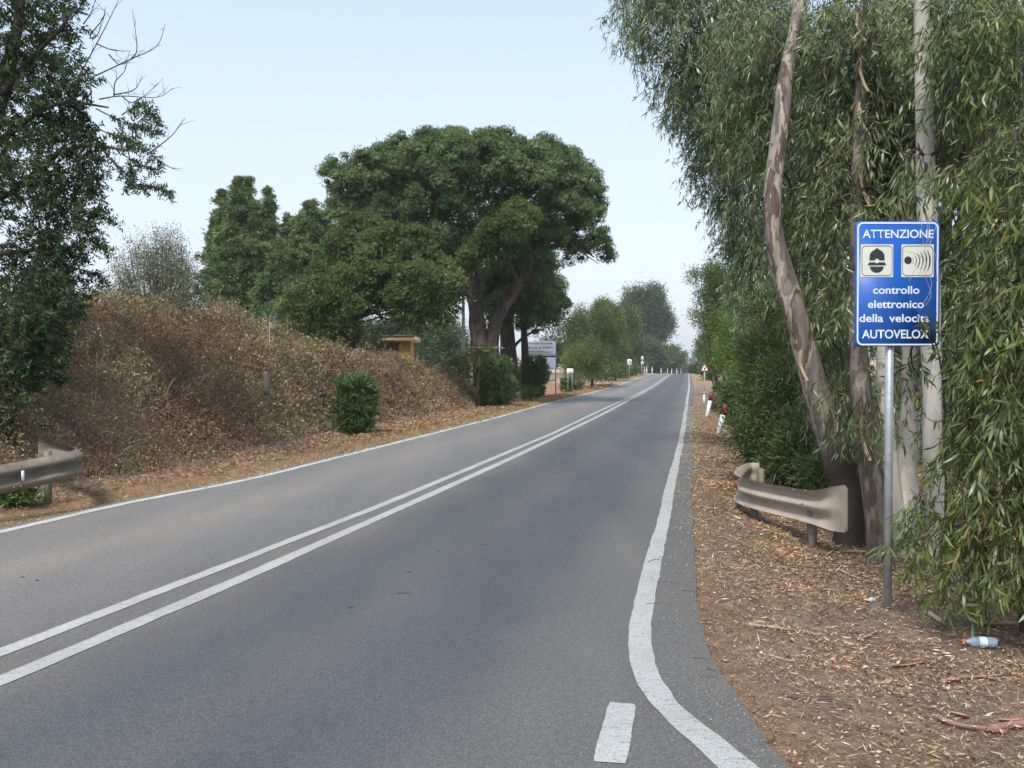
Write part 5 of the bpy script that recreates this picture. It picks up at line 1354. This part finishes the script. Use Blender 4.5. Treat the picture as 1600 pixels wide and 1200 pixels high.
mb = MB(); ring(mb, rrect(660 * cs, 1000 * cs, 46 * cs), rrect(634 * cs, 974 * cs, 36 * cs), -.0065, (x_c, z_c)); link('border', mb.mesh('border', m_letter), s_)
for txt, x0, x1, y0, y1 in (('ATTENZIONE', 245, 822, 153, 222), ('controllo', 333, 710, 610, 675), ('elettronico', 292, 748, 725, 790), ('della', 223, 417, 838, 904), ('velocità', 465, 797, 838, 904), ('AUTOVELOX', 245, 790, 965, 1037)):
    link('lettering', text_mesh(txt, (x1 - x0) * cs, (y1 - y0) * cs, m_letter, sx_(x0), sz_(y1), y=-.0065, bold=.018), s_)
for x0, nm in ((232, 'helmet_pictogram'), (562, 'radar_pictogram')):
    cx, cz = sx_(x0 + 131.5), sz_(405)
    mb = MB(); flat(mb, [(cx - 131.5 * cs, cz - 133 * cs), (cx + 131.5 * cs, cz - 133 * cs), (cx + 131.5 * cs, cz + 133 * cs), (cx - 131.5 * cs, cz + 133 * cs)], -.0062)
    pn = link(nm, mb.mesh(nm, m_cream), s_)
    mb = MB(); ring(mb, rrect(248 * cs, 244 * cs, 32 * cs), rrect(240 * cs, 236 * cs, 28 * cs), -.0085, (cx, cz)); link('outline', mb.mesh('outline', m_ink), pn)
    mb = MB()
    def q(x, y): return (sx_(x), sz_(y))
    if x0 == 232:
        dome = [q(302, 402)] + [q(363 + 61 * math.cos(a_), 372 - 58 * math.sin(a_)) for a_ in np.linspace(math.pi, 0, 16)] + [q(424, 402)]
        flat(mb, list(reversed(dome)), -.0085)
        flat(mb, [q(345, 318), q(380, 318), q(372, 305), q(353, 305)], -.0088)
        flat(mb, [q(286, 442), q(438, 442), q(426, 418), q(300, 418)], -.0085)
        flat(mb, [q(306, 452)] + [q(361.5 + 55.5 * math.cos(a_), 452 + 50 * math.sin(a_)) for a_ in np.linspace(math.pi, 0, 16)], -.0085)
        link('symbol', mb.mesh('symbol', m_ink), pn)
        mb = MB(); flat(mb, [q(362 + 18 * math.cos(a_), 408 + 18 * math.sin(a_)) for a_ in np.linspace(2 * math.pi, 0, 18, endpoint=False)], -.0095); link('badge', mb.mesh('badge', m_cream), pn)
    else:
        flat(mb, [q(615 + 31 * math.cos(a_), 401 + 31 * math.sin(a_)) for a_ in np.linspace(2 * math.pi, 0, 24, endpoint=False)], -.0085)
        for i, (r0, th, an) in enumerate(((42, 3, 42), (66, 6, 42), (92, 8, 40), (120, 9, 36), (148, 10, 33), (176, 12, 29))):
            A_ = np.radians(np.linspace(-an, an, 15))
            tk = th * np.cos(A_ / math.radians(an) * 1.35)
            po = [q(617 + (r0 + tk[j] / 2) * math.cos(a_), 405 + (r0 + tk[j] / 2) * math.sin(a_)) for j, a_ in enumerate(A_)]
            pi_ = [q(617 + (r0 - tk[j] / 2) * math.cos(a_), 405 + (r0 - tk[j] / 2) * math.sin(a_)) for j, a_ in enumerate(A_)]
            mb.add([(x, -.0085, z) for x, z in po + pi_], [(j, j + 1, 15 + j + 1, 15 + j) for j in range(14)])
        link('symbol', mb.mesh('symbol', m_ink), pn)

# ------------------------------------------------------------------ near gum sapling at the right edge
lobs = [(1570, 100, 7.2, 60, 100, .5), (1600, 260, 6.6, 60, 90, .5), (1570, 360, 6.5, 46, 50, .4), (1600, 470, 6.2, 56, 70, .45), (1535, 470, 6.5, 28, 40, .25), (1560, 560, 6.3, 46, 50, .35), (1510, 600, 6.4, 24, 34, .2), (1600, 650, 6.0, 50, 70, .4), (1540, 690, 6.2, 40, 50, .35), (1495, 730, 6.4, 26, 40, .2), (1570, 790, 6.1, 60, 50, .4), (1495, 830, 6.3, 44, 44, .3), (1560, 870, 6.0, 56, 44, .35), (1440, 790, 6.6, 20, 36, .2), (1510, 905, 6.1, 50, 20, .25), (1435, 850, 6.5, 18, 26, .15), (1640, 500, 6, 60, 300, .6), (1530, 260, 7, 44, 50, .35), (1640, 820, 5.8, 60, 100, .5)]
t_, o_ = gum('gum_sapling', 'leafy young gum with fresh green and rusty leaves filling the right edge', 1590, 6.3,
    [[(1600, 940, 6.3, 14), (1596, 800, 6.3, 11), (1588, 600, 6.3, 9), (1592, 400, 6.5, 7), (1585, 200, 6.8, 5)]],
    b_dark, lobs, g_eucnear, 1400, 13, .26, .105, .0145, limb_start=[(1596, 800, 6.3), (1590, 600, 6.3), (1592, 400, 6.5), (1585, 220, 6.8)], limb_r=.010, bent=True, twig_r=.0028, take=.8, shell=.35, wob=.05, group='gum saplings', cat='sapling')
# leaves hanging clearly in front: single leaves
def single_leaves(t_, o_, spots, n_per, L, W, mat, spread=.5, twig_mat=None):
    protos = []
    for j in range(6):
        me = leaf_mesh('leaf', np.zeros((1, 3)), np.array([[0, 0, -1.0]]), np.array([[0.0, -1, .2]]), L * (.7 + .09 * j), W * (.75 + .07 * j), mat, bent=True, v=np.array([.12 + .13 * j]), curve=.12 + .07 * j)
        protos.append(me)
    for (u, v, Y, ln) in spots:
        a_ = at(u, v, Y); ax = unit(np.array([RNG.normal() * .4, RNG.normal() * .3, -1]))
        mb = MB(); mb.tube([a_ - ax * ln * .5, a_, a_ + ax * ln], [.0035, .003, .0012], 4, sub=3); link('twig', mb.mesh('twig', twig_mat or b_dark, o_), t_)
        for i in range(n_per):
            p = a_ + ax * ln * (i / n_per)
            ob = link('leaf', protos[RNG.integers(6)], t_)
            ob.location = tuple(p - o_)
            ob.rotation_euler = (RNG.normal() * .5, RNG.normal() * spread, RNG.uniform(-3.1, 3.1))
spots = [(RNG.uniform(1505, 1600), RNG.uniform(260, 900), RNG.uniform(5.55, 5.9), RNG.uniform(.15, .25)) for _ in range(22)] + \
        [(1460, 800, 6.1, .2), (1432, 790, 6.15, .2), (1445, 850, 6.1, .15), (1430, 880, 6.1, .15), (1470, 870, 6, .2), (1500, 900, 5.9, .15)]
single_leaves(t_, o_, spots, 10, .115, .019, g_eucnear, .55)

# sprig of leaves and dead twigs hanging over the blue sign, from the white-trunked gum's low shoot
o_ = at(1475, 900, 6.9); o_[2] = gz(o_[0], 6.9)
t_ = empty('gum_shoot', o_, 'thin gum shoot whose leafy tip covers the lower right corner of the blue sign', 'sapling', 'gum saplings')
mb = MB(); mb.tube([o_, at(1478, 760, 6.9), at(1476, 640, 6.8), at(1468, 560, 6.65), at(1452, 505, 6.5), at(1450, 460, 6.5)], [.012, .010, .008, .006, .004, .002], 5, sub=4); link('stem', mb.mesh('stem', b_dark, o_), t_)
spots = [(1447, 492, 6.5, .09), (1436, 498, 6.5, .07), (1462, 500, 6.5, .1), (1470, 520, 6.5, .1), (1455, 535, 6.5, .12), (1480, 540, 6.5, .15), (1486, 590, 6.5, .15), (1440, 570, 6.6, .12), (1420, 560, 6.9, .12), (1490, 500, 6.4, .12), (1500, 440, 6.6, .12), (1504, 400, 6.5, .12), (1482, 620, 6.5, .15), (1432, 620, 6.9, .15), (1418, 600, 7, .12), (1480, 680, 6.6, .15)]
single_leaves(t_, o_, spots, 9, .10, .019, g_eucnear, .6)
pale_tw = plain('pale_dead_twig', (.40, .36, .31), .9)
for pts in ([(1440, 320), (1441, 370), (1449, 400), (1446, 430), (1455, 460), (1446, 478)], [(1455, 322), (1450, 370), (1440, 400), (1428, 425), (1420, 440)], [(1448, 330), (1452, 380), (1462, 400), (1464, 440)], [(1415, 393), (1430, 396), (1441, 402)], [(1464, 350), (1448, 396), (1436, 430)], [(1452, 430), (1456, 445), (1450, 462), (1442, 475)]):
    mb = MB(); mb.tube([at(u, v, 6.6) for u, v in pts], .0015, 4, sub=4); link('dead_twig', mb.mesh('dead_twig', pale_tw, o_), t_)

# bark ribbons hanging on trunks
m_strip = plain('peeling_bark', (.42, .30, .21), .85, var=.35, scale=12)
for i, (u, v, Y, ln) in enumerate(((1343, 90, 9.1, .35), (1338, 20, 9.1, .3), (1412, 300, 9.2, .35), (1410, 330, 9.2, .3), (1341, 160, 9.1, .3), (1345, 650, 8.35, .4), (1249, 548, 9.22, .3), (1345, 260, 9.1, .4))):
    a_ = at(u, v, Y); mb = MB()
    q = np.array([a_, a_ + np.array([-.015, -.02, -ln * .4]), a_ + np.array([.02, -.05, -ln * .8]), a_ + np.array([.05, -.07, -ln])])
    G = np.stack([q, q + np.array([.028, .01, 0.01])], 1); mb.grid(G); mb.grid(G + np.array([0, .003, 0]))
    link('bark_ribbon', mb.mesh('bark_ribbon', m_strip), None, ['curled bark ribbon hanging high on the brown gum stem', 'bark ribbon at the very top of the brown gum stem', 'bark ribbon on the pale gum above the blue sign', 'lower bark ribbon just above the blue sign', 'bark ribbon midway up the thin stem above the blue sign', 'bark ribbon low on the brown trunk left of the sign post', 'pale bark ribbon along the left side of the leaning trunk', 'long bark ribbon on the stem left above the blue sign'][i], 'bark')

# ------------------------------------------------------------------ verge litter, grass, sticks, bottle
def scatter_right(n, y0, y1, pw, smax):
    Y = y0 + (y1 - y0) * RNG.random(n) ** pw
    s_ = .02 + smax * RNG.random(n)
    X = xr(Y) + s_
    return X, Y, s_
X, Y, s_ = scatter_right(240000, 2.6, 26, 1.9, 5.2)
d = fbm(X * 1.1, Y * 1.1, 0, 61); keep = RNG.random(len(X)) < np.clip((d - .28) * 3.2, .42, 1) * np.clip(.30 + s_ / 1.2, 0, 1)
X, Y, s_ = X[keep], Y[keep], s_[keep]
n = len(X); sz = np.clip(Y / 7, .8, 1.7)
P = np.stack([X, Y, ground(X, Y) + .004 + .025 * RNG.random(n)], 1)
D = rnd(n); D[:, 2] *= .22
N = rnd(n) * .45 + np.array([0, 0, 1.0])
long_ = RNG.random(n) < .6
for sel, bt, lab in ((Y < 6.5, False, 'dry tan gum leaves and bark chips strewn over the near right verge'), (Y >= 6.5, False, 'dry tan gum leaves strewn over the right verge around the guardrail and beyond')):
    Ls = np.where(long_, .066, .026) * sz * (.4 + 1.1 * RNG.random(n) ** 1.6); Ws = np.where(long_, .0085, .016) * sz * (.6 + .8 * RNG.random(n))
    link('leaf_litter', leaf_mesh('leaf_litter', P[sel], D[sel], N[sel], Ls[sel], Ws[sel], g_litter, bent=bt, curve=.3), None, lab, 'leaf litter', kind='stuff')

X, Y, s_ = scatter_right(105000, 2.6, 40, 1.7, 4.2)
d = fbm(X * 1.7 + 9, Y * 1.7, 0, 64); keep = RNG.random(len(X)) < np.clip((d - .36) * 4, .12, 1)
X, Y, s_ = X[keep], Y[keep], s_[keep]; n = len(X)
sz = np.clip(Y / 9, .75, 1.8)
D = rnd(n) * .9 + np.array([0, 0, .55]); D[:, 2] = np.abs(D[:, 2]) * .6
link('dry_grass', leaf_mesh('dry_grass', np.stack([X, Y, ground(X, Y) - .003], 1), D, rnd(n), .065 * sz * (.5 + RNG.random(n)), .0045 * sz, g_straw), None, 'matted straw-coloured grass on the right verge', 'dry grass', kind='stuff')
# left verge and bank
n = 46000
Y = 4 + 86 * RNG.random(n) ** 1.7; s_ = -.02 + 1.35 * RNG.random(n) ** 1.1
X = xl(Y) - s_; sz = np.clip(Y / 11, .7, 3.5)
D = rnd(n) * .7 + np.array([0, 0, .6]); D[:, 2] = np.abs(D[:, 2]) * .7
link('dry_grass', leaf_mesh('dry_grass', np.stack([X, Y, ground(X, Y) - .003], 1), D, rnd(n), .065 * np.clip(sz, .7, 1.8) * (.5 + RNG.random(n)), .0055 * sz, g_straw), None, 'orange-tan dry grass fringe along the left edge line', 'dry grass', kind='stuff')
n = 30000
Y = 6 + 34 * RNG.random(n) ** 1.4; s_ = .5 + 1.7 * RNG.random(n); X = xl(Y) - s_; sz = np.clip(Y / 12, .8, 2)
D = rnd(n); D[:, 2] *= .4
link('leaf_litter', leaf_mesh('leaf_litter', np.stack([X, Y, ground(X, Y) + .01 + .04 * RNG.random(n)], 1), D, rnd(n) * .6 + np.array([.4, -.2, 1.0]), .045 * sz * (.5 + RNG.random(n)), .018 * sz, g_litter, v=RNG.random(n) * .8), None, 'dead leaves and stalks on the foot of the left bank', 'leaf litter', kind='stuff')

# loose gravel and crumbs along both asphalt edges
def stones(n, yfun, xfun, rad):
    Y = yfun(n); X = xfun(Y, n); on = (X > xl(Y)) & (X < xr(Y))
    z = np.where(on, road_z(Y) + .002, ground(X, Y))
    r = rad * (.4 + 1.2 * RNG.random(n) ** 2) * np.clip(Y / 7, .8, 3)
    base = np.array([(1, 0, 0), (-.5, .87, 0), (-.5, -.87, 0), (0, 0, .8)])
    th = RNG.random(n) * 6.28; c_, s__ = np.cos(th), np.sin(th)
    B = np.stack([base[None, :, 0] * c_[:, None] - base[None, :, 1] * s__[:, None], base[None, :, 0] * s__[:, None] + base[None, :, 1] * c_[:, None], np.repeat(base[None, :, 2], n, 0)], -1)
    B = B * (r[:, None, None] * (.7 + .6 * RNG.random((n, 4, 3))))
    V = (B + np.stack([X, Y, z], 1)[:, None, :]).reshape(-1, 3)
    I = (4 * np.arange(n)[:, None] + np.array([0, 1, 3, 1, 2, 3, 2, 0, 3])[None, :]).ravel()
    return mesh_from('gravel', V, I, 3 * np.arange(3 * n), g_stone, fattr=np.repeat(RNG.random(n), 3))
g_stone = leaf_mat('gravel_stones', [(0, (0.10, 0.09, 0.08)), (0.5, (0.20, 0.17, 0.145)), (0.85, (0.30, 0.26, 0.22)), (1, (0.6, 0.58, 0.55))], trans=0.0, gloss=0.0)
yf = lambda n: 2.6 + 40 * RNG.random(n) ** 2.2
link('gravel', stones(26000, yf, lambda Y, n: xr(Y) + np.abs(RNG.normal(size=n)) * .16 * np.sign(RNG.random(n) - .3), .0045), None, 'grey grit crumbling off the right asphalt edge', 'gravel', kind='stuff')
link('gravel', stones(12000, lambda n: 5 + 50 * RNG.random(n) ** 1.6, lambda Y, n: xl(Y) - np.abs(RNG.normal(size=n)) * .14 * np.sign(RNG.random(n) - .2), .006), None, 'grey grit along the left asphalt edge', 'gravel', kind='stuff')
link('gravel', stones(900, yf, lambda Y, n: xl(Y) + (xr(Y) - xl(Y)) * RNG.random(n), .003), None, 'scattered grit specks on the carriageway', 'gravel', kind='stuff')

def gpix(u, v, lift=.0):
    """ground point under a pixel"""
    lo, hi = 1.5, 120.0
    for _ in range(50):
        mid = (lo + hi) / 2; p = at(u, v, mid)
        if p[2] > gz(p[0], p[1]): lo = mid
        else: hi = mid
    p = at(u, v, lo); p[2] = gz(p[0], p[1]) + lift
    return p
m_red_st = plain('reddish_gum_branch', (.28, .155, .115), .8, var=.3, scale=8); m_grey_st = plain('grey_stick', (.40, .33, .26), .9, var=.3, scale=10); m_dk_st = plain('dark_stick', (.10, .075, .06), .9)
sticks = [([(1170, 980), (1215, 985), (1262, 992), (1275, 996)], .009, m_grey_st, 'pale thin stick lying on the verge left of the sign post'),
          ([(1525, 978), (1560, 980), (1610, 982), (1650, 984)], .022, m_red_st, 'smooth reddish branch at the right edge below the sapling'),
          ([(1465, 1128), (1500, 1140), (1545, 1146), (1572, 1150)], .014, m_red_st, 'reddish branch lying in the lower right corner'),
          ([(1550, 1148), (1585, 1141), (1640, 1137)], .022, m_red_st, 'thicker reddish branch running off the lower right corner'),
          ([(1470, 1070), (1520, 1063), (1565, 1066)], .012, m_red_st, 'tan bent branch right of the fallen bark strip'),
          ([(1200, 1026), (1222, 1033), (1240, 1036)], .006, m_grey_st, 'short pale twig near the asphalt edge'),
          ([(1340, 1003), (1358, 996), (1372, 988)], .007, m_grey_st, 'brown twig pointing at the sign post foot'),
          ([(1352, 1052), (1362, 1068), (1370, 1076)], .005, m_dk_st, 'dark curved twig on bare earth below the sign'),
          ([(1230, 1092), (1260, 1097), (1300, 1097)], .007, m_dk_st, 'dark straight twig on the lower verge'),
          ([(1190, 1167), (1202, 1162), (1212, 1157)], .006, m_dk_st, 'dark twig at the crumbling asphalt edge'),
          ([(1310, 866), (1345, 866), (1382, 870)], .018, m_red_st, 'pinkish fallen branch at the foot of the brown trunk'),
          ([(1310, 893), (1345, 908), (1384, 918)], .010, m_grey_st, 'tan branch slanting toward the sign post'),
          ([(1400, 938), (1425, 918), (1452, 903)], .006, m_dk_st, 'dark twig rising right of the sign post'),
          ([(1450, 963), (1468, 975), (1478, 982)], .020, m_grey_st, 'broken grey branch end below the sapling'),
          ([(1560, 1010), (1585, 1035), (1600, 1050)], .006, m_dk_st, 'dark twig near the plastic bottle'),
          ([(1130, 1148), (1165, 1150), (1195, 1158)], .005, m_dk_st, 'tiny dark twig on the shoulder asphalt'),
          ([(1290, 870), (1320, 850), (1345, 830)], .006, m_grey_st, 'thin bowed stick under the flared guardrail end'),
          ([(1340, 1140), (1375, 1148), (1410, 1160)], .006, m_dk_st, 'dark twig in the straw at the bottom')]
for pts, r, mt, lab in sticks:
    P3 = [gpix(u, v, r * 1.0 + .008) for u, v in pts]
    mb = MB(); mb.tube(P3, np.linspace(r, r * .6, len(P3)), 8, wob=.2, sub=4)
    link('fallen_stick', mb.mesh('fallen_stick', mt, smooth_shade=True), None, lab, 'stick')
for pts, wd, lab in (([(1392, 1043), (1415, 1044), (1450, 1036)], .03, 'curved orange-brown bark strip on the ground'), ([(1500, 1060), (1530, 1062), (1562, 1058)], .03, 'long brown bark strip right of the curved one'), ([(1485, 1117), (1500, 1122), (1515, 1124)], .04, 'pale bark flake on the lower right verge'), ([(1510, 1174), (1518, 1182), (1524, 1195)], .03, 'small upright bark flake at the bottom right'), ([(1560, 1128), (1580, 1130), (1600, 1128)], .025, 'reddish bark strip above the corner branch')):
    P3 = np.array([gpix(u, v, .012) for u, v in pts]); q, _ = spline(P3, np.ones(len(P3)), 4)
    mb = MB(); nn = len(q); lat = np.array([0, 1, 0.0]); prof = np.linspace(-.5, .5, 5)
    env = np.sin(np.linspace(.25, math.pi - .25, nn)) ** .6
    G = q[:, None, :] + prof[None, :, None] * lat * wd * env[:, None, None] + np.array([0, 0, 1.0]) * ((prof[None, :, None] ** 2) * wd * 1.1 * env[:, None, None])
    mb.grid(G); mb.grid(G[:, ::-1] - np.array([0, 0, .003]))
    link('bark_strip', mb.mesh('bark_strip', plain('shed_bark', (.34, .17, .10), .85, var=.3, scale=14), smooth_shade=True), None, lab, 'bark')
# twigs on the asphalt
for i, (pts, r, lab) in enumerate((([(1013, 879), (1024, 875), (1033, 877)], .005, 'forked dark twig lying on the white edge line'), ([(1029, 876), (1031, 871), (1036, 870)], .003, 'tiny twig tip beside the forked one on the line'), ([(1009, 945), (1030, 943), (1050, 946)], .003, 'thin bowed twig across the edge line'),
                      ([(1018, 902), (1023, 909), (1062, 911)], .003, 'hair-thin twig right of the edge line'), ([(1066, 924), (1078, 924), (1088, 925)], .004, 'dark twig at the verge side of the shoulder'), ([(1082, 1029), (1100, 1030), (1116, 1034)], .004, 'dark twig poking from verge onto shoulder'),
                      ([(1104, 1046), (1118, 1050), (1128, 1051)], .005, 'second twig poking onto the shoulder'), ([(1092, 1057), (1108, 1058), (1120, 1057)], .003, 'lowest pale twig on the shoulder'))):
    P3 = [np.array([*on_road(u, v), r + .003]) for u, v in pts]
    mb = MB(); mb.tube(P3, np.linspace(r, r * .4, len(P3)) * .55, 6, wob=.4, sub=4); link('road_twig', mb.mesh('road_twig', m_dk_st), None, lab, 'twig')

# plastic bottle
p = gpix(1528, 1011, .0); o_ = p
t_ = empty('plastic_bottle', p, 'clear blue-tinted plastic bottle with orange cap lying in the litter', 'bottle')
t_.rotation_euler = (0, 0, -.1)
m, t, b = newmat('bottle_plastic'); b.inputs['Base Color'].default_value = (.55, .72, .88, 1); b.inputs['Roughness'].default_value = .15; b.inputs['Transmission Weight'].default_value = .55; b.inputs['IOR'].default_value = 1.3
xs = [-.075, -.07, -.055, -.04, -.02, 0, .02, .04, .06, .09, .11, .115]; rs = [.011, .012, .015, .026, .032, .031, .032, .030, .032, .032, .028, .012]
mb = MB(); mb.tube([(x, 0, .034) for x in xs], rs, 18, sub=2); link('body', mb.mesh('body', m, smooth_shade=True), t_)
mb = MB(); mb.tube([(.00, 0, .034), (.05, 0, .034)], [.0335, .0335], 18, cap=False); link('wrapper', mb.mesh('wrapper', plain('bottle_label', (.62, .72, .80), .5)), t_)
mb = MB(); mb.tube([(-.098, 0, .034), (-.077, 0, .034)], [.015, .015], 14); link('cap', mb.mesh('cap', plain('orange_cap', (.65, .16, .07), .5)), t_)
p = gpix(1358, 941, .006)
mb = MB(); mb.tube([p, p + np.array([.02, .01, .012]), p + np.array([.05, 0, .004])], [.010, .018, .008], 7, wob=.5, sub=2)
link('crumpled_wrapper', mb.mesh('crumpled_wrapper', plain('pale_blue_wrapper', (.50, .52, .62), .5)), None, 'tiny pale blue crumpled wrapper left of the sign post', 'litter')

# mound of reddish soil by the driveway, pale flat rock
o_ = at(908, 598, 90); z0 = gz(o_[0], 90)
n = 24; gx, gy = np.meshgrid(np.linspace(-2.9, 2.9, n), np.linspace(-3, 3, n))
hgt = np.clip(1 - (gx / 2.8) ** 2 - (gy / 2.8) ** 2, 0, 1) ** .7 * .95 * (.6 + .8 * fbm(gx + 5, gy, 0, 9)) - .06
link('soil_mound', grid_mesh('soil_mound', gx + o_[0], gy + 90, hgt + z0, plain('red_soil', (.40, .24, .17), .95, var=.3, scale=2, bumps=.5)), None, 'low mound of reddish soil beside the driveway on the left', 'soil mound')

# ------------------------------------------------------------------ summer haze
hm = bpy.data.materials.new('haze'); hm.use_nodes = True
t = hm.node_tree; t.nodes.clear()
o = t.nodes.new('ShaderNodeOutputMaterial'); pv = t.nodes.new('ShaderNodeVolumePrincipled')
pv.inputs['Color'].default_value = (0.90, 0.95, 1.0, 1); pv.inputs['Density'].default_value = 0.00035
t.links.new(pv.outputs[0], o.inputs['Volume'])
mb = MB(); mb.box((150, 850, 13), (2200, 1800, 66))
link('haze', mb.mesh('haze', hm), kind='stuff', label='thin summer haze that pales the far trees and hill')
